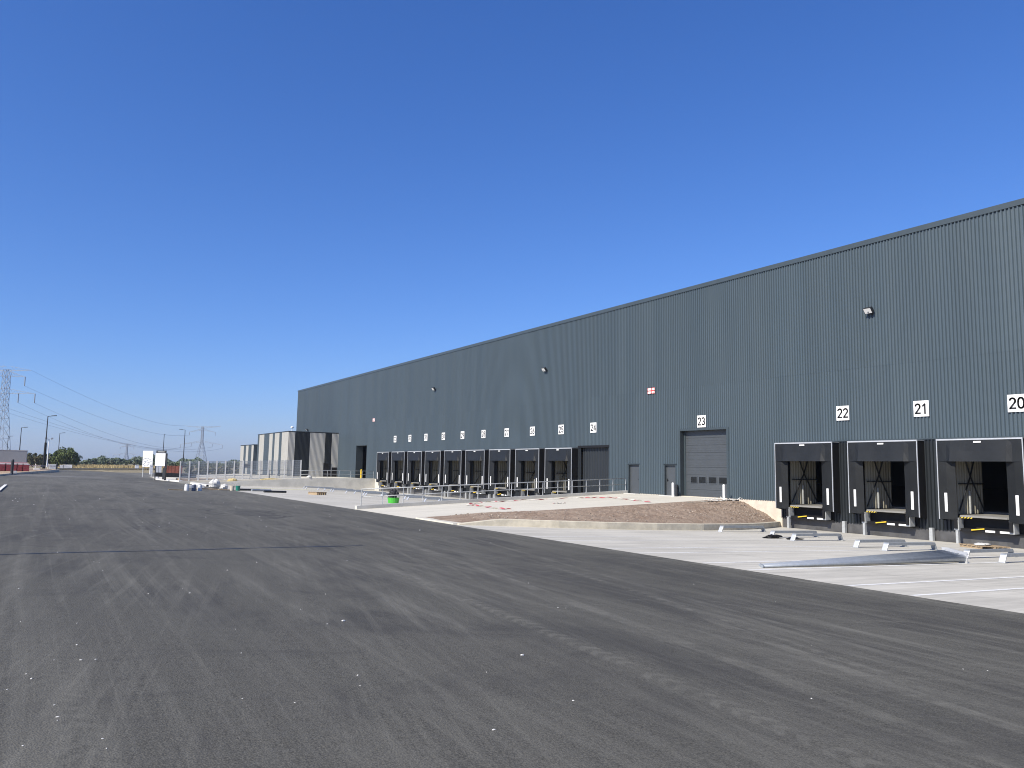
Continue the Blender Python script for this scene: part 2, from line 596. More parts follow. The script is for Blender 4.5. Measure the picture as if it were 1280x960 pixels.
# paler resurfaced strip where the side road meets
tag(MB().face([(-14, 90, .005), (-3, 92.5, .005), (7.63, 106.9, asph(7.63) + .006), (6.7, 111, asph(6.7) + .006), (-3, 103.5, .005), (-14, 101, .005)]).build('patched_asphalt', simple('patched_asphalt', (.145, .14, .128), .9, 0, .25, .8, .3, 40)), kind='structure')
mb = MB()
for i in range(24):
    a, b = i / 24, (i + 1) / 24
    p = [Vector((-12 + 19.3 * t, 13.2 + 6.1 * t + .04 * math.sin(t * 31) + (.25 * math.sin(t * 4)), 0)) for t in (a, b)]
    w = .045 + .012 * math.sin(i * 2.1)
    mb.face([(p[0].x, p[0].y - w, asph(p[0].x) + .004), (p[1].x, p[1].y - w, asph(p[1].x) + .004), (p[1].x, p[1].y + w, asph(p[1].x) + .004), (p[0].x, p[0].y + w, asph(p[0].x) + .004)])
tag(mb.build('road_joint', 'bitumen'), kind='structure')
tag(MB().face([(-1.66, 48, .004), (-1.50, 48, .004), (-1.50, 60, .004), (-1.66, 60, .004)]).build('road_marking', 'dash_paint'), kind='structure')

ys_ = [-25, 0, 12, 24, 28, 44, 60, 76, 91]
tag(MB().grid([XE - .02, 20, 26, 31, XF], ys_, lambda x, y: yard(x) if x > XE else ZE + .003).build('concrete_yard', 'yard'), kind='structure')
mb = MB()


def lane(y, x0, x1, w=.055):
    n = 6
    for i in range(n):
        a, b = x0 + (x1 - x0) * i / n, x0 + (x1 - x0) * (i + 1) / n
        mb.face([(a, y - w, yard(a) + .005), (b, y - w, yard(b) + .005), (b, y + w, yard(b) + .005), (a, y + w, yard(a) + .005)])


for yy in (4.9, 6.3, 9.0, 10.4, 13.1, 14.6, 17.1, 18.5, 21.2, 22.6):
    lane(yy, XE + .05, 31.5)
for i in range(9):
    for q in (-.75, .75):
        lane(50.42 + 4.57 * i + q, XE + .05, 31.5)
tag(mb.build('bay_lines', 'dash_paint'), kind='structure')

# access ramp up to the large door, between the two yards
mb = MB()
xs = [XE - .03, 18, 22, 26, 30, 33, XF]
def rey(x): return 39.8 + (x - XE) * 2.8 / (XF - XE)


for a, b in zip(xs, xs[1:]):
    for t0, t1 in ((0, .4), (.4, 1)):
        mb.face([(x, 32.4 + (rey(x) + .15 - 32.4) * t, rampz(x) + .006) for x, t in ((a, t0), (b, t0), (b, t1), (a, t1))])
tag(mb.build('access_ramp', 'ramp'), kind='structure')
mb = MB()
xs = [XE - .03, 18, 22, 25, 28.5, XF]
ys2 = [91.25, 105, 118, 130]
mb.grid(xs, ys2, lambda x, y: ramp2z(x))
tag(mb.build('upper_apron', 'ramp'), kind='structure')

# kerb upstand along the ramp (carries the handrail)
mb = MB()
xs = [XE + .05] + [XE + .05 + i * (XF - XE - .1) / 12 for i in range(1, 13)]
for a, b in zip(xs, xs[1:]):
    za, zb = rampz(a), rampz(b)
    A = [(a, rey(a), za), (a, rey(a), za + .2), (a, rey(a) + .3, za + .2), (a, rey(a) + .3, -1.7)]
    B = [(b, rey(b), zb), (b, rey(b), zb + .2), (b, rey(b) + .3, zb + .2), (b, rey(b) + .3, -1.7)]
    for i in range(3):
        mb.face([A[i], B[i], B[i + 1], A[i + 1]])
a = XE + .05
mb.face([(a, rey(a), ZE - .05), (a, rey(a), ZE + .2), (a, rey(a) + .3, ZE + .2), (a, rey(a) + .3, ZE - .05)])
tag(mb.build('ramp_wall', 'wallconc'), 'low concrete upstand wall edging the ramp beneath the long handrail', 'wall')

# retaining wall at the far end of the far yard
mb = MB()
xs = [XE + .1, 17, 20, 23, 26, 28.5, 32, XF - .05]
for a, b in zip(xs, xs[1:]):
    za, zb = ramp2z(a) + .07, ramp2z(b) + .07
    A = [(a, 90.9, -2), (a, 90.9, za), (a, 91.25, za), (a, 91.25, ramp2z(a) - .2)]
    B = [(b, 90.9, -2), (b, 90.9, zb), (b, 91.25, zb), (b, 91.25, ramp2z(b) - .2)]
    for i in range(3):
        mb.face([A[i], B[i], B[i + 1], A[i + 1]])
tag(mb.build('retaining_wall', 'wallconc'), 'pale concrete retaining wall at the far end of the sunken yard', 'wall')

# curved kerb wall round the soil bed
KP = [(14.95, 28.3), (16.0, 28.05), (17.2, 27.75), (19.1, 27.1), (21.3, 26.6), (23.9, 26.3), (26.8, 26.3), (29.4, 26.75), (31.5, 27.4), (33.4, 28.15), (36.0, 29.45)]


def lerp_path(P, n):
    out = []
    for (x0, y0), (x1, y1) in zip(P, P[1:]):
        for i in range(n):
            t = i / n
            out.append((x0 + (x1 - x0) * t, y0 + (y1 - y0) * t))
    out.append(P[-1])
    return out


KL = lerp_path(KP, 3)


def kerbtop(x):
    return yard(x) + .05 + .25 * min(1, max(0, (x - 14.9) / 1.8))


mb = MB()
for (x0, y0), (x1, y1) in zip(KL, KL[1:]):
    A = [(x0, y0, yard(x0) - .1), (x0, y0, kerbtop(x0) - .02), (x0, y0 + .02, kerbtop(x0)), (x0 + .02, y0 + .22, kerbtop(x0)), (x0 + .02, y0 + .22, yard(x0) - .1)]
    B = [(x1, y1, yard(x1) - .1), (x1, y1, kerbtop(x1) - .02), (x1, y1 + .02, kerbtop(x1)), (x1 + .02, y1 + .22, kerbtop(x1)), (x1 + .02, y1 + .22, yard(x1) - .1)]
    for i in range(4):
        mb.face([A[i], B[i], B[i + 1], A[i + 1]])
mb.face([(14.95, 28.3, -.9), (14.95, 28.3, kerbtop(14.95)), (14.97, 28.52, kerbtop(14.95)), (14.97, 28.52, -.9)])
tag(mb.build('kerb_wall', 'kerb'), 'curved beige concrete kerb holding back the brown soil bed', 'kerb')
# short pale kerb on the road edge in front of the bed
tag(MB().box(14.80, 15.3, 28.6, 32.3, -.8, -.665).build('road_kerb', 'ramp', bevel=.02), 'short pale kerb between the asphalt and tip of the soil bed', 'kerb')


def ky(x):
    for (x0, y0), (x1, y1) in zip(KP, KP[1:]):
        if x0 <= x <= x1: return y0 + (y1 - y0) * (x - x0) / (x1 - x0)
    return KP[0][1] if x < KP[0][0] else KP[-1][1]


rnd = random.Random(3)
nz = [[rnd.uniform(-1, 1) for _ in range(40)] for _ in range(120)]
mb = MB()
NX, NT = 110, 34
for i in range(NX + 1):
    x = 15.05 + (35.98 - 15.05) * i / NX
    ya, yb = ky(x) + .21, 32.5 + .5 * max(0, (x - 24) / 12)
    for j in range(NT + 1):
        t = j / NT
        za, zb = kerbtop(x) - .03, rampz(x) + .03
        k = math.sin(math.pi * t)
        z = za + (zb - za) * t + (.16 * k + nz[i][j] * .022 * min(1, 4 * k) + .05 * k * math.sin(x * 1.7 + j * .4)) * min(1, (x - 15) / 3)
        mb.v.append((x, ya + (yb - ya) * t, z))
for i in range(NX):
    for j in range(NT):
        a = i * (NT + 1) + j
        mb.f.append((a, a + NT + 1, a + NT + 2, a + 1))
tag(mb.build('soil_bed', 'soil'), kind='structure')
mb = MB()
for i in range(420):
    x = rnd.uniform(16, 35.9)
    if rnd.random() < .3: x = rnd.uniform(31, 35.9)
    ya, yb = ky(x) + .25, 32.5 + .5 * max(0, (x - 24) / 12)
    t = rnd.uniform(.03, .97)
    z = kerbtop(x) + (rampz(x) - kerbtop(x)) * t + .15 * math.sin(math.pi * t)
    r = rnd.uniform(.015, .05)
    mb.blob((x, ya + (yb - ya) * t, z + r * .4), r, r * rnd.uniform(.7, 1.3), r * .7, i, 5, 3, .25)
tag(mb.build('soil_stones', simple('pale_stones', (.34, .29, .24), .9, 0, .4, 6)), 'loose stones and clods scattered over the brown soil bed', 'stones', kind='stuff')
mb = MB()
for i in range(26):
    x = rnd.uniform(33.0, 35.2); y = rnd.uniform(31.2, 32.9)
    a = rnd.uniform(0, 6.3); l = rnd.uniform(.08, .3)
    mb.bar((x, y, rampz(x) + .07), (x + l * math.cos(a), y + l * math.sin(a), rampz(x) + rnd.uniform(.06, .2)), .06, .02)
tag(mb.build('concrete_crumbs', 'kerb_white'), 'pale broken concrete scraps at the top of the soil bed', 'rubble', kind='stuff')

# white kerb curving round the far side road
mb = MB()
kp = [(14.62, 82), (14.62, 85), (14.7, 93), (14.55, 101), (13.9, 105), (13.45, 109), (13.5, 113), (14.6, 122), (17, 140), (20, 165)]
for (x0, y0), (x1, y1) in zip(kp, kp[1:]):
    h = .16 if y0 >= 80 else .05
    z0, z1 = asph(x0), asph(x1)
    A = [(x0, y0, z0), (x0 + .03, y0, z0 + h), (x0 + .5, y0, z0 + h), (x0 + .5, y0, z0 - .1)]
    B = [(x1, y1, z1), (x1 + .03, y1, z1 + h), (x1 + .5, y1, z1 + h), (x1 + .5, y1, z1 - .1)]
    for i in range(3):
        mb.face([A[i], B[i], B[i + 1], A[i + 1]])
tag(mb.build('white_kerb', 'kerb_white'), 'white kerb curving round the far corner by the sign boards', 'kerb')
mb = MB()
mb.box(15.1, 27, 101.5, 105, -.7, -.35)
tag(mb.build('verge', 'sandy'), kind='structure')

# left island with kerb, sandy soil behind
isl = [(-40, 76), (-12, 82), (-2.95, 91), (-1.9, 103), (.8, 124), (2.75, 141), (3.3, 147), (2.6, 152), (-2, 156), (-40, 160)]
mb = MB()
for (x0, y0), (x1, y1) in zip(isl[:8], isl[1:9]):
    for z0, z1, d in ((-.25, .16, 0),):
        mb.face([(x0, y0, z0), (x1, y1, z0), (x1, y1, z1), (x0, y0, z1)])
        mb.face([(x0, y0, z1), (x1, y1, z1), (x1 - .2, y1 + .25, z1), (x0 - .2, y0 + .25, z1)])
tag(mb.build('island_kerb', 'kerb'), 'kerb of the sandy island on the left with its face in shade', 'kerb')
mb = MB()
mb.face([(x, y, .158) for x, y in isl])
tag(mb.build('island_soil', 'sandy'), kind='structure')
tag(MB().face([(3, 183.2, -.3), (3.4, 182.6, .02), (27, 216, .02), (26.6, 216.6, -.3)]).face([(3, 183.2, .02), (26.6, 216.6, .02), (26.2, 217.6, .02), (2.6, 184.2, .02)]).build('far_kerb', 'kerb_white'), 'long low white kerb before the dry grass in the distance', 'kerb')

# scattered grit on the asphalt
mb = MB()
for i in range(110):
    if i < 22:
        x, y = rnd.uniform(-1.2, .6), rnd.uniform(4.2, 10)
    elif i < 48:
        x, y = rnd.uniform(-1, 4.2), rnd.uniform(4.2, 16)
    else:
        x, y = rnd.uniform(-2, 12), rnd.uniform(4, 45)
    r = rnd.uniform(.004, .009) * (1 + y / 40)
    if rnd.random() < .06: r *= 1.7
    mb.blob((x, y, asph(x) + r * .3), r * rnd.uniform(.7, 1.6), r, r * .5, i, 6, 4, .3)
tag(mb.build('grit', 'kerb_white'), 'small pale stones and crumbs scattered over the dark asphalt', 'grit', kind='stuff')

# ------------------------------------------------------------------ the warehouse
YN, YF, ZT = -14.0, 126.1, 13.76
NEAR = [27.37, 22.79, 18.20]
FAR = [50.42 + 4.57 * i for i in range(9)]
wh = empty('warehouse', (XF, 60, 0), 'very long dark grey warehouse clad in vertical ribbed steel sheets', 'warehouse')


def part(mb_, name, m, parent=wh, **k):
    o = mb_.build(name, m, None, **k)
    if parent:
        o.data.transform(Matrix.Translation(-parent.location))
        o.parent = parent
    return o


def sub(mb_, name, m, parent, root=wh, **k):
    o = mb_.build(name, m, None, **k)
    o.data.transform(Matrix.Translation(-root.location))
    o.parent = parent
    return o


out = lambda a, h, z: (XF - h, a, z)
D23 = (33.31, 37.32, 4.26)
P1, P2 = (41.37, 42.57), (37.75, 38.87)
SLOT = (44.83, 48.25)
OP = (93.97, 97.75, 4.2)
DZ = 3.36
mb = MB()
for y0, y1, z0, z1 in [(YN, YF, 4.26, 7.15),
                       (YN, D23[0], DZ, 4.26), (D23[1], OP[0], DZ, 4.26), (OP[1], YF, DZ, 4.26),
                       (29.3, D23[0], 2.07, DZ), (D23[1], SLOT[0], 2.07, DZ), (88.95, OP[0], 2.07, DZ), (OP[1], YF, 2.07, DZ),
                       (29.3, D23[0], .03, 2.07), (D23[1], P2[0], .03, 2.07), (P2[1], P1[0], .03, 2.07), (P1[1], SLOT[0], .03, 2.07),
                       (88.95, OP[0], .03, 2.07), (OP[1], YF, .03, 2.07)]:
    mb.corr(y0, y1, z0, z1, out)
part(mb, 'wall', 'clad')
mb = MB()
mb.corr(YN, YF, 7.10, 13.5, lambda a, h, z: (XF - h - .006 * (13.5 - z) / 6.4, a, z))
part(mb, 'upper_wall', 'clad')
mb = MB()


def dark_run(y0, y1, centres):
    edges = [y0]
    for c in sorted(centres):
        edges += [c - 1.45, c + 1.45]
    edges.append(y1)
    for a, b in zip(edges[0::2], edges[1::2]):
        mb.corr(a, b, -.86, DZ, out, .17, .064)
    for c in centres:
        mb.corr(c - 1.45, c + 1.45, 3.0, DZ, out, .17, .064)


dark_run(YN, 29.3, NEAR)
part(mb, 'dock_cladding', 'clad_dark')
mb = MB()
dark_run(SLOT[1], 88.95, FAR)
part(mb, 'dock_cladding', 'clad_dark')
mb = MB()
mb.corr(SLOT[0], SLOT[1], -1.5, DZ - .06, lambda a, h, z: (XF + .25 - h, a, z), .34, .07)
part(mb, 'slot_cladding', 'clad_dark')
mb = MB()
mb.box(XF - .09, XF + .25, SLOT[0] - .12, SLOT[1] + .3, DZ - .07, DZ + .1)
mb.box(XF - .02, XF + .25, SLOT[0] - .02, SLOT[0] + .05, -1.5, DZ - .075)
part(mb, 'lintel', 'black')
# dark concrete below the docks
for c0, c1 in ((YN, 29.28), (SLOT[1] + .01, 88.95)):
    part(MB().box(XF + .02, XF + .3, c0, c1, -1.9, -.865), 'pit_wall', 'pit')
# coping
part(MB().box(XF - .09, XF + .3, YN, YF + .05, 13.5, ZT), 'coping', 'coping')
# shell: ends, back, roof, slab
mb = MB()
mb.corr(XF, 110, -.5, 13.5, lambda a, h, z: (a, YF + h, z))
mb.corr(XF, 110, -2, 13.5, lambda a, h, z: (a, YN - h, z))
mb.face([(110, YN, -2), (110, YF, -2), (110, YF, 13.5), (110, YN, 13.5)])
part(mb, 'side_wall', 'clad')
part(MB().face([(XF, YN, 13.45), (110, YN, 13.45), (110, YF, 13.45), (XF, YF, 13.45)]), 'roof', 'roof')
mb = MB().box(38.3, 109.9, YN + .1, YF - .1, -.4, -.02)
mb.box(36.32, 38.29, 33, 48, -.4, -.02).box(36.32, 38.29, 89.2, YF - .1, -.4, -.02)
part(mb, 'floor_slab', 'slab')
# cream plinth
for c0, c1 in ((29.3, 37.7), (38.87, 41.37), (42.57, 44.8)):
    part(MB().box(XF - .03, XF + .3, c0, c1, -1.9, .03), 'plinth', 'plinth')
part(MB().box(XF - .02, XF + .3, 88.95, 93.9, -1.9, .03), 'plinth', 'wallconc')
# corner trims between normal and dark cladding
mb = MB().box(XF - .075, XF - .001, 29.22, 29.30, -.5, DZ)
mb.box(XF - .08, XF - .056, YN, 29.32, DZ - .03, DZ + .03)
mb.box(XF - .08, XF - .056, SLOT[1] + .32, 88.98, DZ - .03, DZ + .03)
part(mb, 'trim_flashing', 'trim')

# large sectional door 23
d = part(MB(), 'sectional_door', 'door') if False else None
mb = MB()
xd = XF + .30
nseg = 9
h = D23[2] / nseg
wz0, wz1 = .90, 1.28
wy = [(33.62, 34.28), (34.52, 35.15), (35.42, 36.0), (36.2, 36.72)]
zz = [0]
for i in range(nseg):
    z0, z1 = i * h + .006, (i + 1) * h - .006
    if z0 < wz0 and z1 > wz1 - .2 and i == 2:
        pass
    mb.box(xd, xd + .05, D23[0] + .02, D23[1] - .02, z0, z1)
    for q in (.33, .66):
        mb.box(xd - .006, xd, D23[0] + .16, D23[1] - .16, z0 + (z1 - z0) * q - .03, z0 + (z1 - z0) * q + .03)
sd = part(mb, 'sectional_door', 'door')
for a, b in wy:
    sub(MB().box(xd - .014, xd - .002, a, b, wz0, wz1), 'pane', 'glass', sd)
    f_ = MB()
    for (p0, p1, q0, q1) in ((a - .04, b + .04, wz0 - .04, wz0), (a - .04, b + .04, wz1, wz1 + .04), (a - .04, a, wz0, wz1), (b, b + .04, wz0, wz1)):
        f_.box(xd - .022, xd - .001, p0, p1, q0, q1)
    sub(f_, 'window_frame', 'door', sd)
mb = MB()
for a, b in ((D23[0], D23[0] + .02), (D23[1] - .02, D23[1])):
    mb.box(XF - .03, xd + .05, a, b, .0, D23[2])
mb.box(XF - .03, xd + .05, D23[0], D23[1], D23[2] - .02, D23[2])
part(mb, 'door_reveal', 'reveal')
mb = MB()
mb.box(XF - .085, XF - .056, D23[0] - .16, D23[0] + .01, .03, D23[2] + .12).box(XF - .085, XF - .056, D23[1] - .01, D23[1] + .10, .03, D23[2] + .12)
mb.box(XF - .085, XF - .056, D23[0] + .01, D23[1] - .01, D23[2] - .01, D23[2] + .12)
mb.box(xd - .05, xd - .004, D23[0] + .03, D23[0] + .15, 0, D23[2] - .1).box(xd - .05, xd - .004, D23[1] - .15, D23[1] - .03, 0, D23[2] - .1)
part(mb, 'door_frame', 'trim')

# two personnel doors
for (a, b), hs in ((P1, .18), (P2, -.18)):
    pdr = part(MB().box(XF + .10, XF + .15, a + .06, b - .06, .01, 2.0), 'personnel_door', 'door')
    hy = a + .16 if hs > 0 else b - .16
    sub(MB().box(XF + .045, XF + .075, min(hy, hy + hs * .6), max(hy, hy + hs * .6), 1.0, 1.035).box(XF + .075, XF + .10, hy - .02, hy + .02, .93, 1.12), 'handle', 'black', pdr)
    fr = MB().box(XF - .05, XF + .15, a, a + .06, 0, 2.07).box(XF - .05, XF + .15, b - .06, b, 0, 2.07).box(XF - .05, XF + .15, a + .06, b - .06, 2.0, 2.07)
    part(fr, 'door_frame', 'reveal')
    part(MB().box(XF - .10, XF - .056, a - .05, b + .05, 2.075, 2.11), 'drip_flashing', 'trim')
    part(MB().box(XF - .5, XF + .1, a - .05, b + .05, -.05, .008), 'door_step', 'kerb_white')
# tall open doorway at the far end
mb = MB()
mb.box(XF - .05, XF + .9, OP[0] - .05, OP[0], 0, OP[2]).box(XF - .05, XF + .9, OP[1], OP[1] + .05, 0, OP[2]).box(XF - .05, XF + .9, OP[0] - .05, OP[1] + .05, OP[2], OP[2] + .08)
part(mb, 'opening_lining', 'reveal')

# dim inner lining behind each dock: beige side walls, floor and ceiling of the bay
def make_shelter():
    r = bpy.data.objects.new('dock_shelter', None)
    C.objects.link(r)
    xf, W, T, B = -.65, 1.84, 3.28, -.33
    P = lambda mb_, n, m, par=r, **k: mb_.build(n, m, par, **k)
    P(MB().box(xf - .035, xf + .03, -W, W, T - .045, T + .02).box(xf - .03, xf + .02, -W, -W + .035, B, T - .046).box(xf - .03, xf + .02, W - .035, W, B, T - .046), 'frame', 'alu')
    P(MB().box(xf + .031, -.04, -W, W, T - .01, T + .012), 'top_sheet', 'galv_pale')
    # head curtain, centre panel hangs proud with gusset folds
    h = MB()
    zt, zb, yc, ye = T - .05, 2.28, 1.20, W - .04
    n = 14
    for i in range(n):
        y0, y1 = -yc + 2 * yc * i / n, -yc + 2 * yc * (i + 1) / n
        b0, b1 = (.012 * math.sin(y0 * 3.1 + 1), .012 * math.sin(y1 * 3.1 + 1))
        h.face([(xf - .01, y0, zt), (xf - .01, y1, zt), (xf - .07 + b1, y1, (zt + zb) / 2), (xf - .07 + b0, y0, (zt + zb) / 2)])
        h.face([(xf - .07 + b0, y0, (zt + zb) / 2), (xf - .07 + b1, y1, (zt + zb) / 2), (xf - .15 + b1, y1, zb), (xf - .15 + b0, y0, zb)])
    for s in (-1, 1):
        h.face([(xf - .01, s * yc, zt), (xf - .07, s * yc, (zt + zb) / 2), (xf - .01, s * (yc + .20), zt - .15)])
        h.face([(xf - .07, s * yc, (zt + zb) / 2), (xf - .15, s * yc, zb), (xf - .02, s * (yc + .20), zb), (xf - .01, s * (yc + .20), zt - .15)])
        h.face([(xf - .01, s * yc, zt), (xf - .01, s * ye, zt), (xf + .0, s * ye, zb), (xf - .02, s * (yc + .20), zb), (xf - .01, s * (yc + .20), zt - .15)])
    P(h, 'head_curtain', 'fabric_head')
    for s in (-1, 1):
        c = MB()
        n = 8
        for i in range(n):
            z0, z1 = B + (2.29 - B) * i / n, B + (2.29 - B) * (i + 1) / n
            w0, w1 = .012 * math.sin(z0 * 2.3 + s), .012 * math.sin(z1 * 2.3 + s)
            c.face([(xf, s * (W - .036), z0), (xf, s * (W - .036), z1), (xf + .03 + w1, s * 1.45, z1), (xf + .03 + w0, s * 1.45, z0)])
            c.face([(xf + .03 + w0, s * 1.45, z0), (xf + .03 + w1, s * 1.45, z1), (xf + .12 + w1, s * 1.08, z1), (xf + .12 + w0, s * 1.08, z0)])
        cc = P(c, 'side_curtain', 'fabric')
        P(MB().box(xf - .012, xf + .012, s * 1.50 - .06, s * 1.50 + .06, .02, .86), 'guide_marker', 'white', cc)
        P(MB().face([(xf + .02, s * (W - .02), B), (-.04, s * (W - .02), B - .1), (-.04, s * (W - .02), T - .03), (xf + .02, s * (W - .02), T - .03)]), 'side_fabric', 'black')
        P(MB().bar((xf + .06, s * (W - .06), .2), (-.06, s * (W - .06), 2.9), .04).bar((xf + .06, s * (W - .06), T - .12), (-.06, s * (W - .06), 2.5), .035), 'scissor_arm', 'darkpole')
    P(MB().box(xf - .06, xf - .036, -.16, .16, T - .17, T - .10), 'name_plate', 'white')
    # bay behind the facade
    l = MB()
    l.corr(.02, 2.3, -.1, 3.0, lambda a, hh, z: (a, 1.45 - hh, z), .22, .085)
    l.corr(.02, 2.3, -.1, 3.0, lambda a, hh, z: (a, -1.45 + hh, z), .22, .085)
    l.face([(.0, -1.45, 3.0), (.0, 1.45, 3.0), (2.3, 1.45, 3.0), (2.3, -1.45, 3.0)])
    ln = P(l, 'bay_lining', 'lining')
    y = 1.33
    b = MB().bar((.1, y, .02), (1.15, y, 1.62), .045).bar((2.25, y, .02), (1.15, y, 1.62), .045).bar((1.15, y, 1.62), (.5, y, 2.95), .045).bar((1.15, y, 1.62), (1.8, y, 2.95), .045)
    b.bar((.1, y - .03, 1.28), (2.25, y - .03, 1.28), .06)
    P(b, 'bracing', 'darkpole', ln)
    P(MB().box(1.0, 1.07, 1.29, 1.36, -.09, .95), 'post', 'galv_pale', ln)
    pl = P(MB().box(-.42, 2.35, -1.03, 1.03, -.20, -.11), 'leveller_platform', 'slab')
    P(MB().box(-.50, -.425, -1.0, 1.0, -.19, -.13), 'lip', 'slab', pl)
    P(MB().box(-.10, 2.3, -1.44, 1.44, -.84, -.80).box(.0, .02, -1.44, 1.44, -.80, -.21).box(-.38, -.06, -1.25, 1.25, -.84, -.70), 'pit_frame', 'black')
    P(MB().box(-.515, -.503, .45, 1.0, -.245, -.185), 'hazard_strip', 'hazard')
    P(MB().bar((-.44, .55, -.74), (-.40, .02, -.66), .05), 'hydraulic_ram', 'yellow')
    P(MB().box(-.405, -.39, -.42, -.02, -.80, -.71), 'tag', 'white')
    P(MB().box(-.405, -.39, -1.0, -.62, -.80, -.71), 'tag', 'white')
    for s in (-1, 1):
        bm = P(MB().box(-.52, -.10, s * 1.16 - .10, s * 1.16 + .10, -.80, -.24), 'bumper_bracket', 'galv_pale', bevel=.01)
        P(MB().box(-.60, -.525, s * 1.16 - .07, s * 1.16 + .07, -.72, -.28), 'bumper', 'black', bm, bevel=.015)
    P(MB().box(-.55, -.40, 1.08, 1.19, -1.42, -.802), 'support_post', 'galv_pale')
    P(MB().box(-.24, -.06, -2.16, -2.0, -1.43, -.80), 'corner_post', 'galv_pale')
    return r


proto = make_shelter()
labs = ['black dock shelter with pale frame beside the soil bed, first right of door 23',
        'black dock shelter with pale frame, middle of the three nearest docks',
        'black dock shelter with pale frame at the right edge of the photo']
ORD = ['nearest the ribbed recess under sign 24', 'second left of the ribbed recess', 'third left of the ribbed recess', 'fourth left of the ribbed recess', 'the middle one', 'fourth from its left end', 'third from its left end', 'second from its left end', 'at its left end']
n = 0
for i, c in enumerate(NEAR + FAR):
    o = proto if n == 0 else copy_tree(proto)
    n += 1
    o.location = (XF, c, 0)
    lab = labs[i] if i < 3 else f'black dock shelter in the far row of nine, {ORD[i - 3]}'
    tag(o, lab, 'dock shelter', 'dock shelters along the warehouse wall')

# ------------------------------------------------------------------ number signs
def arc(cx, cy, rx, ry, a0, a1, n=14):
    return [(cx + rx * math.cos(R(a0 + (a1 - a0) * i / n)), cy + ry * math.sin(R(a0 + (a1 - a0) * i / n))) for i in range(n + 1)]


GLYPH = {
    '0': [[(.27 + .225 * math.copysign(abs(math.cos(t)) ** .8, math.cos(t)), .5 + .44 * math.copysign(abs(math.sin(t)) ** .8, math.sin(t))) for t in [i * 2 * math.pi / 28 for i in range(29)]]],
    '1': [[(.08, .72), (.30, .93), (.30, .0)]],
    '2': [arc(.27, .70, .225, .24, 165, -35) + [(.06, .06)], [(.02, .06), (.53, .06)]],
    '3': [arc(.26, .715, .20, .225, 160, -90), arc(.26, .285, .235, .225, 90, -160)],
    '4': [[(.40, .0), (.40, .94), (.04, .27)], [(.02, .27), (.56, .27)]],
    '5': [[(.50, .94), (.12, .94), (.09, .50)], arc(.27, .32, .225, .26, 140, -155)],
    '6': [arc(.27, .30, .225, .24, 0, 360, 24), [(.06, .38), (.12, .58), (.38, .95)]],
    '7': [[(.02, .94), (.52, .94), (.20, .0)]],
    '8': [arc(.27, .72, .19, .22, 0, 360, 22), arc(.27, .285, .235, .225, 0, 360, 24)],
    '9': [arc(.27, .70, .225, .24, 0, 360, 24), [(.48, .62), (.42, .42), (.16, .05)]],
}


def numeral(mb_, txt, h, wd):
    adv = .68
    tot = adv * (len(txt) - 1) + .54
    for k, ch in enumerate(txt):
        for ln in GLYPH[ch]:
            P_ = [Vector((0, -(q[0] + adv * k - tot / 2) * h, (q[1] - .5) * h)) for q in ln]
            for i, (p, q) in enumerate(zip(P_, P_[1:])):
                d_ = (q - p).normalized()
                n_ = Vector((0, -d_.z, d_.y)) * wd / 2
                e0 = d_ * (wd * .22)
                mb_.face([p - n_ - e0, q - n_ + e0, q + n_ + e0, p + n_ - e0])


signs = {22: 25.25, 21: 21.02, 20: 16.78, 23: 35.38}
for i in range(10):
    signs[24 + i] = 46.60 + 4.2415 * i
for k, y in signs.items():
    e = empty('number_sign', (XF - .072, y, 4.81), f'white square wall sign with black number {k}', 'sign', 'numbered dock signs on the facade')
    MB().box(-.018, .0, -.375, .375, -.38, .38).build('plate', 'white', e)
    k_ = MB()
    numeral(k_, str(k), .50, .082)
    k_.v = [(-.0215, p[1], p[2]) for p in k_.v]
    k_.build('numeral', 'ink', e)

# red and white wall notices
for y, z, lab in ((40.1, 7.13, 'small red and white notice high on the wall left of door 23'), (91.8, 7.38, 'tiny red and white notice high on the far wall by the tall doorway')):
    e = empty('wall_notice', (XF - .072, y, z), lab, 'sign', 'red and white notices on the facade')
    MB().box(-.018, 0, -.37, .37, -.21, .21).build('plate', 'white', e)
    b = MB()
    for (y0, y1, z0, z1) in ((-.37, .37, -.035, .035), (-.12, -.02, .035, .21), (-.06, .04, -.21, -.035), (-.37, .37, .185, .21), (-.37, .37, -.21, -.185), (-.37, -.34, -.185, .185), (.345, .37, -.185, .185), (-.30, -.18, -.14, -.10), (-.30, -.2, .10, .13)):
        b.box(-.023, -.019, y0, y1, z0, z1)
    b.build('lettering', 'red', e)

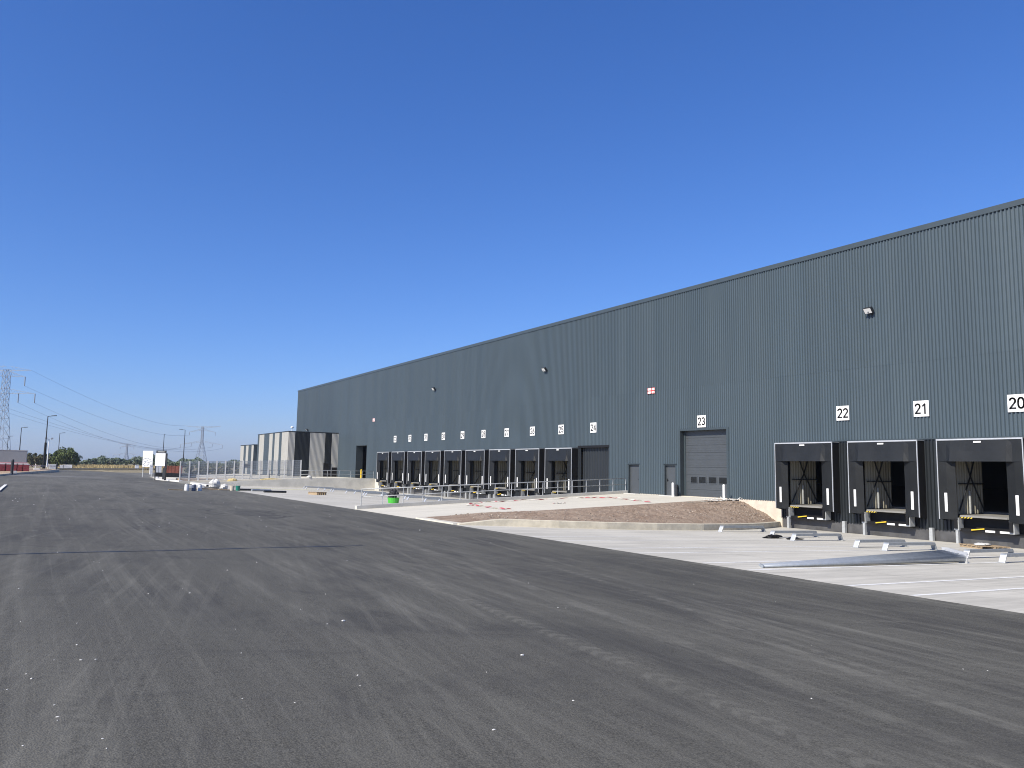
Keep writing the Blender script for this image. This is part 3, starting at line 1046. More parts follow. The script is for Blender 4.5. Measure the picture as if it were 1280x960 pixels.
# floodlights
fl0 = None
FL = [(23.45, 9.92, 'black floodlight with bright lens high above the number 22 sign'),
      (53.1, 9.85, 'black floodlight high on the wall above number signs 25 and 26'),
      (74.3, 9.88, 'black floodlight high on the far wall above number sign 31'),
      (119.5, 7.0, 'small floodlight on the wall just above the striped annex')]
for i, (y, z, lab) in enumerate(FL):
    if fl0 is None:
        fl0 = empty('floodlight', (XF, y, z), lab, 'floodlight', 'floodlights on the facade')
        hb = MB()
        hb.box(-.20, -.10, -.04, .04, -.05, .05)
        c_, s_ = math.cos(R(38)), math.sin(R(38))

        def fp(u, v, w):
            return (-.36 - c_ * w * 1 + s_ * -u * 1, v, .02 + c_ * u - s_ * w * 1)
        A = [fp(-.17, -.22, 0), fp(-.17, .22, 0), fp(.17, .22, 0), fp(.17, -.22, 0)]
        Bk = [fp(-.16, -.20, -.20), fp(-.16, .20, -.20), fp(.12, .20, -.20), fp(.12, -.20, -.20)]
        hb2 = MB()
        hb2.face(A).face(Bk[::-1])
        for k in range(4):
            hb2.face([A[k], Bk[k], Bk[(k + 1) % 4], A[(k + 1) % 4]])
        hb2.build('housing', 'darkpole', fl0)
        MB().bar((-.04, 0, -.06), (-.34, 0, -.03), .06).box(-.06, -.04, -.1, .1, -.14, .06).build('bracket', 'darkpole', fl0)
        MB().face([fp(-.14, -.19, .006), fp(-.14, .19, .006), fp(.14, .19, .006), fp(.14, -.19, .006)]).build('lens', 'lens', fl0)
    else:
        o = copy_tree(fl0)
        o.location = (XF, y, z)
        tag(o, lab)

# bollards and small posts by door 23
b0 = None
for y, lab in ((37.2, 'white steel bollard left of the large grey door 23'), (32.85, 'white steel bollard right of the large grey door 23')):
    o = MB().lathe(0, 0, [(.075, -.05), (.075, .84), (.06, .89), (.02, .91)], 14).build('bollard', 'white', smooth=False)
    o.location = (35.15, y, -.02)
    tag(o, lab, 'bollard', 'white bollards at the large door')
o = MB().box(-.06, .06, -.08, .08, 0, .75).box(-.07, .07, -.10, .10, .55, .72).build('meter_post', 'darkpole')
o.location = (35.8, 37.55, .0)
tag(o, 'short dark post beside the left jamb of door 23', 'post')

# ------------------------------------------------------------------ handrails
def railing(label, pts, h, spacing, base, mname='galv_pale', mid=True, r=.028):
    e = empty('handrail', pts[0], label, 'railing')
    o0 = Vector(pts[0])
    top, md = MB(), MB()
    top.tube([Vector(p) - o0 + Vector((0, 0, h)) for p in pts], r, 8)
    if mid: md.tube([Vector(p) - o0 + Vector((0, 0, h * .52)) for p in pts], r * .8, 8)
    top.build('top_rail', mname, e, smooth=True)
    if mid: md.build('mid_rail', mname, e, smooth=True)
    L = [(Vector(b) - Vector(a)).length for a, b in zip(pts, pts[1:])]
    for (a, b), l in zip(zip(pts, pts[1:]), L):
        k = max(1, round(l / spacing))
        for i in range(k + (1 if b is pts[-1] else 0)):
            p = Vector(a).lerp(Vector(b), i / k) - o0
            m_ = MB().tube([p, p + Vector((0, 0, h))], r * .95, 8)
            m_.box(p.x - .06, p.x + .06, p.y - .06, p.y + .06, p.z, p.z + .012)
            m_.build('post', mname, e)
    return e


railing('long grey handrail on the ramp wall in front of docks 24 to 33',
        [(35.85, rey(35.85) + .15, rampz(35.85) + .2), (15.1, rey(15.1) + .15, rampz(15.1) + .2)], .86, 1.28, 0)
railing('grey handrail on top of the far retaining wall near the tall doorway',
        [(35.85, 91.08, .07), (28.5, 91.08, .07), (26.7, 91.08, ramp2z(26.7) + .07)], .9, 1.4, 0)
o = MB().lathe(0, 0, [(.11, 0), (.11, 1.1), (.05, 1.16)], 12).build('bollard', 'yellow')
o.location = (34.6, 92.0, 0)
tag(o, 'yellow bollard in front of the tall dark doorway', 'bollard')
railing('low dark handrail in front of the striped annex behind the mesh fence', [(22.3, 97, -.25), (25.8, 97, -.1), (27.5, 97, -.1)], 1.0, 1.3, 0, 'darkpole')

# ------------------------------------------------------------------ mesh fence
e = empty('mesh_fence', (13.6, 92, -.45), 'tall see-through welded mesh fence with pale posts above the yard', 'fence')
fx = [13.6 + i * (27.0 - 13.6) / 14 for i in range(15)]
fz = lambda x: -.42 + .0315 * (x - 13.6)
for x in fx:
    MB().box(x - 13.6 - .055, x - 13.6 + .055, -.05, .05, fz(x) + .45 - .1, fz(x) + .45 + 2.18).build('post', 'kerb_white', e)
for a, b in zip(fx, fx[1:]):
    m_ = MB()
    k = 12
    for i in range(1, k):
        x = a + (b - a) * i / k
        m_.box(x - 13.6 - .015, x - 13.6 + .015, -.008, .004, fz(x) + .5, fz(x) + 2.55)
    for j in range(11):
        q = .08 + 2.02 * j / 10
        w = .025 if j in (0, 10) else (.03 if j == 2 else .009)
        m_.bar((a - 13.6 + .045, 0, fz(a) + .45 + q), (b - 13.6 - .045, 0, fz(b) + .45 + q), .012, w * 2)
    m_.build('mesh_panel', 'galv', e)
mb = MB()
for a, b in zip(fx, fx[1:]):
    A = [(a, 91.85, ramp2z(a) - .3), (a, 91.85, fz(a)), (a, 92.15, fz(a)), (a, 92.15, ramp2z(a) - .3)]
    B = [(b, 91.85, ramp2z(b) - .3), (b, 91.85, fz(b)), (b, 92.15, fz(b)), (b, 92.15, ramp2z(b) - .3)]
    for i in range(3):
        mb.face([A[i], B[i], B[i + 1], A[i + 1]])
tag(mb.build('fence_footing', 'ramp'), 'low concrete footing under the mesh fence', 'footing')

# ------------------------------------------------------------------ striped annexes
def annex(name, label, x0, x1, y0, y1, zt, front, side, zb=-.6):
    e = empty(name, (x0, y0, 0), label, 'annex')
    for (a, b, m_) in front:
        k = MB().corr(a, b, zb, zt - .12, lambda s, h, z: (s, y0 - h, z))
        part(k, 'front_panel', m_, e)
    for (a, b, m_) in side:
        k = MB().corr(a, b, zb, zt - .12, lambda s, h, z: (x0 - h, s, z))
        part(k, 'side_panel', m_, e)
    part(MB().box(x0 - .07, x1, y0 - .07, y1, zt - .12, zt), 'roof_edge', 'clad_dark', e)
    part(MB().face([(x1, y1, zb), (x0, y1, zb), (x0, y1, zt - .13), (x1, y1, zt - .13)]), 'rear_wall', 'clad', e)
    return e


AX = 28.95
an = annex('annex_building', 'low annex with vertical cream and dark grey stripes at the warehouse corner', AX, 35.95, 105, 122, 6.15,
           [(28.95, 29.8, 'cream'), (29.8, 31.9, 'clad_dark'), (31.9, 34.0, 'cream'), (34.0, 35.0, 'clad_dark'), (35.0, 35.95, 'cream')],
           [(105, 108.2, 'cream'), (108.2, 109.5, 'clad'), (109.5, 112.0, 'cream'), (112, 113.1, 'clad'), (113.1, 115.0, 'cream'), (115.0, 118, 'clad'), (118, 120.9, 'cream'), (120.9, 122, 'clad')])
part(MB().box(33.95, 34.9, 104.9, 104.97, 0, 1.9), 'door', 'black', an)
part(MB().box(35.15, 35.85, 104.9, 104.97, 0, 1.3), 'hatch', 'black', an)
an2 = annex('annex_building', 'smaller striped annex standing behind the larger striped one', 28.4, 36.5, 122.2, 131, 4.6,
            [(28.4, 36.5, 'clad')],
            [(122.2, 123.4, 'cream'), (123.4, 125.4, 'clad'), (125.4, 127.0, 'cream'), (127.0, 128.6, 'clad'), (128.6, 131, 'cream')])
part(MB().box(28.30, 28.34, 123.5, 128.4, 1.0, 1.6), 'window', 'black', an2)
o = MB().lathe(0, 0, [(.04, 0), (.04, .5), (.2, .55), (.22, .7), (.1, .78)], 10).build('roof_vent', 'white')
o.location = (30.2, 108, 6.15)
tag(o, 'small white vent on the roof of the striped annex', 'vent')

# ------------------------------------------------------------------ things lying in the yards
def make_guide():
    e = bpy.data.objects.new('wheel_guide', None)
    C.objects.link(e)
    MB().bar((.10, 0, .235), (3.16, 0, .235), .19, .10).build('beam', 'galv', e, bevel=.012)
    MB().bar((-.02, 0, 0), (.115, 0, .235), .19, .06).build('end_leg', 'alu', e, bevel=.008)  # left leg in paler metal, imitating the sunlight on it
    MB().bar((3.28, 0, 0), (3.145, 0, .235), .19, .06).build('end_leg', 'galv', e, bevel=.008)
    MB().box(-.12, .08, -.14, .14, 0, .012).build('foot_plate', 'galv_pale', e)
    MB().box(3.18, 3.38, -.14, .14, 0, .012).build('foot_plate', 'galv_pale', e)
    return e


gp = None
slope = math.atan(.68 / (XF - XE))
GS = [(26.86, 25.35, 5, 'beside the soil bed kerb'), (26.75, 22.38, 4, 'left of the pair before the first dock'), (26.22, 20.87, 2, 'right of the pair before the first dock'),
      (26.2, 18.03, 2, 'left of the pair before the middle near dock'), (26.14, 16.85, 1, 'right of the pair before the middle near dock'),
      (26.63, 14.28, 2, 'next to the pole flanges'), (26.37, 13.0, 1, 'cut by the right photo edge')]
for i in range(9):
    c = FAR[i]
    for q, s in ((.75, 'left'), (-.75, 'right')):
        GS.append((25.9 + .3 * math.sin(i * 3 + q), c + q - 1.2, 1.5 * math.sin(i * 5 + q), f'{s} of the pair before the dock ' + ['nearest the ribbed recess', 'second left of the recess', 'third left of the recess', 'fourth left of the recess', 'in the middle of the far row', 'fourth from the left end', 'third from the left end', 'second from the left end', 'at the left end'][i]))
for x, y, a, w in GS:
    if gp is None: o = gp = make_guide()
    else: o = copy_tree(gp)
    o.location = (x, y, yard(x) + .003)
    o.rotation_euler = (0, slope, R(a))
    tag(o, 'galvanised bent wheel guide lying ' + w if 'dock' not in w else 'wheel guide, ' + w, 'wheel guide', 'galvanised wheel guides on the concrete')

# bundle of lamp poles lying on the yard
for i in range(5):
    a = Vector((15.7 + .06 * i, 13.42 + .068 * i, 0)); a.z = yard(a.x) + .036
    b = Vector((24.5 + .36 * i, 13.22 + .33 * i, 0)); b.z = yard(b.x) + .16
    lab = ['nearest', 'second nearest', 'middle', 'second farthest', 'farthest'][i]
    e = empty('lamp_pole', b, f'long galvanised tapered lamp pole lying on the yard, {lab} of the five', 'pole', 'lamp poles lying in a bundle')
    MB().tube([Vector((0, 0, 0)), (a - b) * .5, a - b], [.105, .072, .032], 14).build('shaft', 'galv', e, smooth=True)
    d_ = (b - a).normalized()
    fl = MB()
    nrm = Vector((d_.x, d_.y, 0)).normalized()
    sd_ = Vector((-nrm.y, nrm.x, 0))
    for q0, q1 in ((0, .03),):
        P8 = []
        for t in (q0, q1):
            P8.append([nrm * t + sd_ * (sx * .13) + Vector((0, 0, sz * .18)) for sx, sz in ((-1, -1), (1, -1), (1, 1), (-1, 1))])
        fl.face(P8[0]).face(P8[1][::-1])
        for k in range(4): fl.face([P8[0][k], P8[1][k], P8[1][(k + 1) % 4], P8[0][(k + 1) % 4]])
    fl.build('base_flange', 'alu', e)
    bo = MB()
    for sx, sz in ((-1, -1), (1, -1), (1, 1), (-1, 1)):
        c_ = sd_ * (sx * .12) + Vector((0, 0, sz * .12))
        bo.tube([c_, c_ + nrm * .10], .014, 6)
    bo.build('bolts', 'galv', e)
    # hinge hatch ribs
    MB().tube([(a - b) * .998, (a - b) * 1.003], .04, 12).build('end_cap', 'galv', e)
# boards before the right dock
e = empty('pallet', (33.6, 17.2, yard(33.6)), 'flat wooden pallet with white wrap lying before the right dock', 'pallet')
for i in range(5):
    MB().box(-.75, .75, -.5 + i * .23, -.5 + i * .23 + .16, .10, .13).build('board', 'wood', e)
for q in (-.65, 0, .65):
    MB().box(q - .05, q + .05, -.5, .58, .0, .099).build('runner', 'wood', e)
e.rotation_euler = (0, slope, R(-20))
o = MB().blob((0, 0, .03), .45, .28, .06, 4, 12, 6, .2, 0).build('plastic_wrap', 'bag', smooth=True)
o.location = (33.3, 17.15, yard(33.3) + .14)
tag(o, 'crumpled white plastic wrap on the wooden pallet', 'wrap')
o = MB().blob((0, 0, .05), .5, .2, .1, 9, 12, 6, .3, 0).build('plastic_bag', 'black')
o.location = (26.4, 22.05, yard(26.4))
tag(o, 'crumpled black plastic bag beside a wheel guide', 'bag')
o = MB().blob((0, 0, .02), .5, .16, .06, 11, 12, 6, .3, 0).build('plastic_bag', 'black')
o.location = (27.0, 21.4, yard(27))
tag(o, 'flattened black plastic scrap between two wheel guides', 'bag')

# barrier tape on the ramp
tp = [(20.85, 33.7), (20.7, 35.3), (21.0, 37.5), (20.85, 38.7), (22.5, 40.0), (23.6, 39.9), (25.5, 40.1), (27.1, 39.9), (29.3, 39.75), (30.3, 39.4), (31.2, 38.5), (30.6, 35.8), (30.0, 33.6)]
tl = lerp_path(tp, 9)
mb = MB()
for i, ((x0, y0), (x1, y1)) in enumerate(zip(tl, tl[1:])):
    d_ = Vector((x1 - x0, y1 - y0, 0)).normalized()
    q = Vector((-d_.y, d_.x, 0)) * .045
    h0, h1 = [rampz(x_) + .014 + .02 * (1 + math.sin(k * 1.3)) for x_, k in ((x0, i), (x1, i + 1))]
    t0, t1 = .03 * math.sin(i * .9), .03 * math.sin((i + 1) * .9)
    mb.face([(x0 - q.x, y0 - q.y, h0 - t0 + .03), (x1 - q.x, y1 - q.y, h1 - t1 + .03), (x1 + q.x, y1 + q.y, h1 + t1 + .03), (x0 + q.x, y0 + q.y, h0 + t0 + .03)])
tag(mb.build('barrier_tape', 'tape'), 'red and white barrier tape lying loose on the pale ramp', 'tape')
o = MB()
for i in range(7):
    o.bar((25.3 + .12 * i, 36.5 + .1 * math.sin(i * 2), rampz(25.5) + .04), (25.5 + .12 * i, 36.62 + .12 * math.cos(i * 3), rampz(25.9) + .07), .10, .012)
tag(o.build('tape_pile', 'tape'), 'small heap of red barrier tape in the middle of the ramp', 'tape')

# green tub with rubble
gx_, gy_ = 21.3, 50.2
e = empty('rubble_tub', (gx_, gy_, yard(gx_)), 'bright green tub heaped with dark rubble in the far yard', 'tub')
MB().lathe(0, 0, [(.36, 0), (.41, .36), (.43, .39), (.38, .39)], 18).build('tub', 'green', e)
k = MB()
for i in range(14):
    k.blob((random.uniform(-.24, .24), random.uniform(-.24, .24), .38 + random.uniform(0, .48)), .17, .17, .16, i, 7, 5, .3)
k.build('rubble', 'rubble', e)
# drums at the road edge
for i, (x, y, m_, lab) in enumerate(((10.0, 63.9, 'white', 'white plastic drum on the road edge, left of three'), (10.55, 64.2, 'blueskip', 'blue grey plastic drum between two white drums'), (11.05, 64.5, 'white', 'white plastic drum on the road edge, right of three'))):
    e = empty('drum', (x, y, asph(x)), lab, 'drum', 'drums at the road edge')
    MB().lathe(0, 0, [(.155, 0), (.165, .03), (.17, .22), (.165, .42), (.15, .47)], 16).build('body', m_, e, smooth=False)
    MB().lathe(0, 0, [(.155, .471), (.155, .50), (.05, .51), (.05, .54)], 14).build('lid', 'white' if m_ != 'white' else 'galv_pale', e)
o = MB().box(-.5, .5, -.06, .06, 0, .08).build('plank', 'wood')
o.location = (9.2, 63.9, asph(9.2)); o.rotation_euler = (0, R(2.3), .1)
tag(o, 'pale plank lying left of the drums', 'plank')
# big white bag and junk
o = MB().blob((0, 0, .42), .50, .46, .44, 21, 14, 9, .14, 0).build('bulk_bag', 'bag')
o.location = (13.8, 73.3, asph(13.8)); o.rotation_euler = (0, 0, .4)
tag(o, 'large white bulk bag standing on the road edge', 'bag')
o = MB().blob((0, 0, .22), .34, .3, .26, 33, 12, 8, .2, 0).build('bulk_bag', 'bag')
o.location = (14.5, 72.6, ZE)
tag(o, 'slumped smaller white bag right of the bulk bag', 'bag')
for i, (x, y, a, l, lab) in enumerate(((12.6, 70.5, .3, 1.6, 'timber board left of the white bags'), (13.6, 70.2, -.2, 1.8, 'timber board in front of the bulk bag'), (14.2, 69.7, .1, 1.5, 'timber board right of the rest by the teal bucket'))):
    o = MB().box(-l / 2, l / 2, -.12, .12, 0, .05).box(-l / 2 + .1, l / 2 - .3, .14, .34, .0, .06).build('board', 'wood')
    o.location = (x, y, asph(x) + .02); o.rotation_euler = (0, R(2), a)
    tag(o, lab, 'board', 'loose boards at the road edge')
o = MB().box(-.7, .7, -.4, .4, 0, .25).build('concrete_block', 'kerb_white', bevel=.02)
o.location = (12.3, 74.0, asph(12.3)); tag(o, 'pale concrete slab left of the bulk bag', 'block')
e = empty('bucket', (15.0, 69.5, yard(15)), 'teal bucket beside a cream one at the yard corner', 'bucket', 'buckets by the bags')
MB().lathe(0, 0, [(.17, 0), (.21, .42), (.22, .44), (.19, .44)], 16).build('body', 'teal', e)
MB().tube([(.21, 0, .40), (.16, 0, .56), (0, 0, .62), (-.16, 0, .56), (-.21, 0, .40)], .012, 6).build('handle', 'galv', e)
e = empty('bucket', (14.55, 69.6, ZE), 'cream bucket left of the teal bucket', 'bucket', 'buckets by the bags')
MB().lathe(0, 0, [(.17, 0), (.21, .42), (.22, .44), (.19, .44)], 16).build('body', 'plinth', e)
MB().tube([(.21, 0, .40), (.16, 0, .56), (0, 0, .62), (-.16, 0, .56), (-.21, 0, .40)], .012, 6).build('handle', 'galv', e)
for i, (x, y, a, m_, lab) in enumerate(((16.3, 71.0, .4, 'darkpole', 'dark pipe lying behind the buckets'), (17.2, 70.3, .5, 'galv', 'grey pipe lying right of the dark pipe'), (17.6, 67.2, .35, 'darkpole', 'thick dark pipe at the yard edge nearest the road'))):
    o = MB().tube([(-1.1, 0, .09), (1.1, 0, .09)], .09, 12).build('pipe', m_, smooth=False)
    o.location = (x, y, yard(x)); o.rotation_euler = (0, slope, a)
    tag(o, lab, 'pipe', 'pipes at the yard corner')
o = MB().blob((0, 0, .1), .55, .4, .28, 41, 12, 7, .15, 0).build('sand_heap', 'sand')
o.location = (19.1, 91.6, ramp2z(19.1)); tag(o, 'small yellow heap beside the mesh fence foot', 'sand')
o = MB().blob((0, 0, .05), 1.3, .25, .16, 42, 14, 6, .15, 0).build('sand_heap', 'sand')
o.location = (23.4, 91.45, ramp2z(23.4)); tag(o, 'long low sandy heap on top of the far wall', 'sand')
o = MB().blob((0, 0, .12), .3, .25, .2, 43, 10, 7, .2, 0).build('cement_bag', 'bag')
o.location = (27.8, 91.1, ramp2z(27.8) + .07); tag(o, 'white bag on the far retaining wall', 'bag')
e = empty('pallet', (20.6, 65.0, yard(20.6)), 'small brown pallet lying in the far yard', 'pallet')
for i in range(5):
    MB().box(-.6, .6, -.5 + i * .22, -.5 + i * .22 + .15, .20, .24).build('board', 'wood', e)
for q in (-.5, 0, .5):
    MB().box(q - .05, q + .05, -.5, .53, .0, .199).build('runner', 'wood', e)
e.rotation_euler = (0, slope, .5)
mb = MB()
for i in range(12):
    x0, x1 = 18.5 + i * .6, 18.5 + (i + 1) * .6
    y0, y1 = 80 + .5 * math.sin(i * .7), 80 + .5 * math.sin((i + 1) * .7)
    mb.face([(x0, y0, yard(x0) + .02), (x1, y1, yard(x1) + .02), (x1, y1 + .45, yard(x1) + .03), (x0, y0 + .45, yard(x0) + .03)])
tag(mb.build('hose_line', simple('yellow_hose', (.62, .60, .24), .7, 0, .1, 3)), 'pale yellow strip lying before the far retaining wall', 'strip')

# ------------------------------------------------------------------ background: lamps
def street_lamp(px, pyb, pyt, Y, side, label, m_='darkpole', wrap=False, zb=None):
    b = at(px[0], pyb, Y)
    t = at(px[1], pyt, Y)
    e = empty('street_lamp', (b.x, b.y, b.z), label, 'street lamp', 'street lamps in the distance')
    H = t.z - b.z
    MB().tube([(0, 0, 0), (0, 0, H)], [.13, .07], 10).build('pole', m_, e)
    if wrap: MB().tube([(0, 0, 0), (0, 0, H * .5)], [.24, .19], 10).build('pole_sleeve', 'black', e)
    a = Vector((rt.x, rt.y, 0)) * side
    MB().bar((0, 0, H), a * 1.1 + Vector((0, 0, H + .12)), .1, .08).build('arm', m_, e)
    MB().bar(a * .7 + Vector((0, 0, H + .10)), a * 1.5 + Vector((0, 0, H + .16)), .3, .12).build('lamp_head', m_, e)
    return e


street_lamp((54.5, 60), 586, 520.5, 160, 1, 'tall street lamp with thick black sleeve on the sandy island', wrap=True)
street_lamp((22.8, 24.5), 582, 534.5, 225, 1, 'dark street lamp rising behind the right end of the grey box')
street_lamp((7.2, 8.6), 581, 545.5, 300, 1, 'distant street lamp at the left photo edge behind the grey box')
street_lamp((71.5, 73.5), 583, 541.5, 262, 1, 'dark street lamp standing just left of the round bushy tree')
street_lamp((202.5, 206), 586, 543.5, 235, 0.15, 'dark street lamp behind the white notice board')
street_lamp((228.5, 232.3), 584, 537.5, 215, -1, 'dark street lamp left of the right pylon')
b, t = at(58.5, 584, 175), at(62, 549, 175)
e = empty('mast_light', b, 'slim white mast with small twin floodlights beside the tall lamp', 'mast')
H = t.z - b.z
MB().tube([(0, 0, 0), (0, 0, H)], [.12, .07], 8).build('pole', 'white', e)
MB().bar((-.5, 0, H), (.5, 0, H), .1).build('crossbar', 'white', e)
for q in (-.5, .5):
    MB().box(q - .2, q + .2, -.15, .1, H, H + .3).build('floodlight', 'galv_pale', e)

# ------------------------------------------------------------------ background: pylons and wires
def pylon(px, pyb, pyt, Y, label, arms, wbase, tops, seed=0):
    """arms: list of (height fraction, half span m, depth m)"""
    b, t = at(px, pyb, Y), at(px, pyt, Y)
    e = empty('pylon', b, label, 'pylon', 'lattice pylons')
    H = t.z - b.z
    A = Vector((rt.x, rt.y, 0)).normalized()
    Bv = Vector((-A.y, A.x, 0))
    th = max(.11, Y * .00034)
    hw = lambda f: wbase * (1 - f / .62) + .9 * (f / .62) if f < .62 else .9 - .25 * (f - .62)
    m_ = MB()
    lv = [0, .14, .27, .38, .48, .56, .62, .68, .74, .80, .86, .92, 1.0]
    for (sa, sb) in ((-1, -1), (-1, 1), (1, -1), (1, 1)):
        for f0, f1 in zip(lv, lv[1:]):
            m_.bar(A * sa * hw(f0) + Bv * sb * hw(f0) + Vector((0, 0, H * f0)), A * sa * hw(f1) + Bv * sb * hw(f1) + Vector((0, 0, H * f1)), th)
    for f0, f1 in zip(lv, lv[1:]):
        for s in (-1, 1):
            for (P, Q) in ((A, Bv), (Bv, A)):
                m_.bar(P * -hw(f0) + Q * s * hw(f0) + Vector((0, 0, H * f0)), P * hw(f1) + Q * s * hw(f1) + Vector((0, 0, H * f1)), th * .6)
                m_.bar(P * hw(f0) + Q * s * hw(f0) + Vector((0, 0, H * f0)), P * -hw(f1) + Q * s * hw(f1) + Vector((0, 0, H * f1)), th * .6)
                m_.bar(P * -hw(f1) + Q * s * hw(f1) + Vector((0, 0, H * f1)), P * hw(f1) + Q * s * hw(f1) + Vector((0, 0, H * f1)), th * .6)
    m_.build('tower', 'pylon', e)
    tips = []
    for (f, span, rise, hang) in arms:
        k = MB()
        for s in (-1, 1):
            z = H * f
            tip = A * s * span + Vector((0, 0, z + rise))
            for q in (-.6, .6):
                k.bar(A * s * .7 + Bv * q + Vector((0, 0, z)), tip, th * .8)
                k.bar(A * s * .7 + Bv * q + Vector((0, 0, z + 1.6)), tip, th * .7)
            for u in range(1, 5):
                p0 = (A * s * .7 + Vector((0, 0, z))).lerp(tip, u / 5)
                p1 = (A * s * .7 + Vector((0, 0, z + 1.6))).lerp(tip, (u - .5) / 5)
                p2 = (A * s * .7 + Vector((0, 0, z + 1.6))).lerp(tip, (u + .4) / 5)
                k.bar(p0, p1, th * .5)
                k.bar(p0, p2, th * .5)
        k.build('crossarm', 'pylon', e)
        if hang:
            for s in (-1, 1):
                for q in hang:
                    p = A * s * span * q + Vector((0, 0, H * f + rise * q))
                    MB().tube([p, p - Vector((0, 0, 3.0))], max(.16, Y * .0003), 6).build('insulator', 'wire', e)
                    tips.append(b + p - Vector((0, 0, 3.0)))
        else:
            for s in (-1, 1): tips.append(b + A * s * span + Vector((0, 0, H * f + rise)))
    return e, tips


p1, t1 = pylon(-1.5, 580, 461, 300, 'near lattice pylon cut by the left photo edge', [(.985, 7.9, .3, None), (.93, 6.1, -.2, (1.0,)), (.745, 9.8, 0, (1.0, .45))], 2.4, None)
p2, t2 = pylon(250.5, 583, 533, 760, 'grey lattice pylon with two wide crossarms behind the mesh fence', [(.955, 17, 2.0, None), (.90, 12, -1.5, (1.0,)), (.60, 19.5, -2.0, (1.0, .5))], 5.0, None)
p3, t3 = pylon(157, 584, 554.5, 1250, 'faint small lattice pylon far beyond the trees', [(.955, 14, 1.5, None), (.88, 10, -1, (1.0,)), (.57, 19.5, -2.0, (1.0, .5))], 4.6, None)
t1.sort(key=lambda p: -p.z)


def wire(a, b, sag, label, r=.028):
    P = []
    for i in range(25):
        t = i / 24
        p = a.lerp(b, t)
        p.z -= 4 * sag * t * (1 - t)
        P.append(p)
    rr = [r + (r * 1.8) * (i / 24) for i in range(25)]
    o = MB().tube(P, rr, 5).build('power_line', 'wire')
    at_base(o, a)
    tag(o, label, 'power line', 'power lines between the pylons')


names = ['topmost', 'upper', 'third from top', 'fourth from top', 'second lowest', 'lowest']
A_ = [p for p in t1 if at(1, 500, 300).x + 2 < p.x]
B_ = sorted(t2, key=lambda p: (-p.z, p.x))
BL = [p for p in B_ if p.x < p2.location.x]
BR = [p for p in B_ if p.x >= p2.location.x]
pairs = list(zip(A_[:4], BL[:4])) + list(zip([p for p in t1 if p not in A_][2:4], BR[2:4]))
for i, (a, b) in enumerate(pairs):
    wire(a, b, 5 + .7 * i, f'thin power cable crossing the left sky, {names[i]} of the strands')

# ------------------------------------------------------------------ background: trees and grass
def tree(name, px, pyb, pyt, wpx, Y, label, seed, leaf='leaf', trunk=True, group='trees beyond the road', dens=1.0):
    b, t = at(px, pyb, Y), at(px, pyt, Y)
    H = t.z - b.z
    Wd = wpx * Y * (1.2 if Y < 300 else 1.6) / F_PX / 2
    e = empty(name, b, label, 'tree', group)
    rn = random.Random(seed)
    k = MB()
    if trunk:
        k.tube([(0, 0, -.5), (.05, 0, H * .3), (0, .05, H * .6)], [Wd * .07 + .1, Wd * .05 + .06, .05], 7)
        for i in range(5):
            a = rn.uniform(0, 6.28)
            k.tube([(0, 0, H * .25 + .06 * H * i), (math.cos(a) * Wd * .5, math.sin(a) * Wd * .5, H * (.5 + .07 * i))], [Wd * .03 + .04, .03], 5)
        k.build('trunk', 'bark', e)
    cr = MB()
    cl = []
    nc = int(20 * dens)
    for i in range(nc):
        a = rn.uniform(0, 6.28)
        q = math.sqrt(rn.random())
        z = rn.uniform(.14, .86)
        lim = math.sqrt(max(.05, 1 - ((z - .48) / .52) ** 2))
        cl.append((math.cos(a) * q * Wd * .78 * lim, math.sin(a) * q * Wd * .78 * lim, H * z, rn.uniform(.22, .40) * min(Wd, H * .6)))
    s0 = max(.16, Y * .00085)
    for (cx, cy, cz, cr_) in cl:
        for i in range(int(70 * dens)):
            d_ = Vector((rn.gauss(0, 1), rn.gauss(0, 1), rn.gauss(0, 1))).normalized() * cr_ * (rn.random() ** .4)
            p = Vector((cx, cy, cz)) + d_
            if p.z < .05: continue
            n_ = Vector((rn.gauss(0, 1), rn.gauss(0, 1), rn.gauss(.4, 1))).normalized()
            ux = n_.orthogonal().normalized()
            uy = n_.cross(ux)
            s = s0 * rn.uniform(.6, 1.5)
            cr.face([p + ux * s, p + uy * s * .6, p - ux * s, p - uy * s * .6])
    cr.build('crown', leaf, e)
    return e


tree('round_tree', 82, 583, 560, 27, 232, 'round bushy green tree beside the left street lamps', 1, 'leaf', dens=2.2)
TR = [(40, 582, 566, 20, 245, 'leaf_dry', 'olive bush right of the grey box'), (52, 582, 568, 16, 250, 'leaf_dry', 'olive bush behind the black sleeved lamp'),
      (64, 582, 567.5, 18, 255, 'leaf', 'green bush left of the round tree'),
      (103, 583, 577, 10, 360, 'leaf_far', 'low small tree just right of the round tree'), (116, 583, 573, 13, 390, 'leaf_far', 'small domed tree between the round tree and faint pylon'),
      (133, 583, 573.5, 18, 350, 'leaf_far', 'wide dark tree left of the faint pylon'), (148, 583, 573.5, 14, 380, 'leaf_far', 'domed tree at the foot of the faint pylon'),
      (168, 583, 573, 24, 360, 'leaf_far', 'wide tree behind the white sign panel'), (186, 583, 573, 16, 370, 'leaf_far', 'tree right of the white sign panel'),
      (214, 586, 578, 22, 330, 'leaf_far', 'low tree above the rust red panels'), (232, 586, 578.5, 22, 330, 'leaf', 'low tree at the left end of the mesh fence'),
      (252, 587, 578.5, 24, 335, 'leaf_far', 'low tree under the right pylon'), (272, 587, 578.5, 24, 330, 'leaf', 'low tree behind the middle of the mesh fence'),
      (292, 587, 578.5, 24, 335, 'leaf_far', 'low tree behind the mesh fence toward the annex'), (310, 588, 578.5, 20, 330, 'leaf', 'low tree touching the small striped annex')]
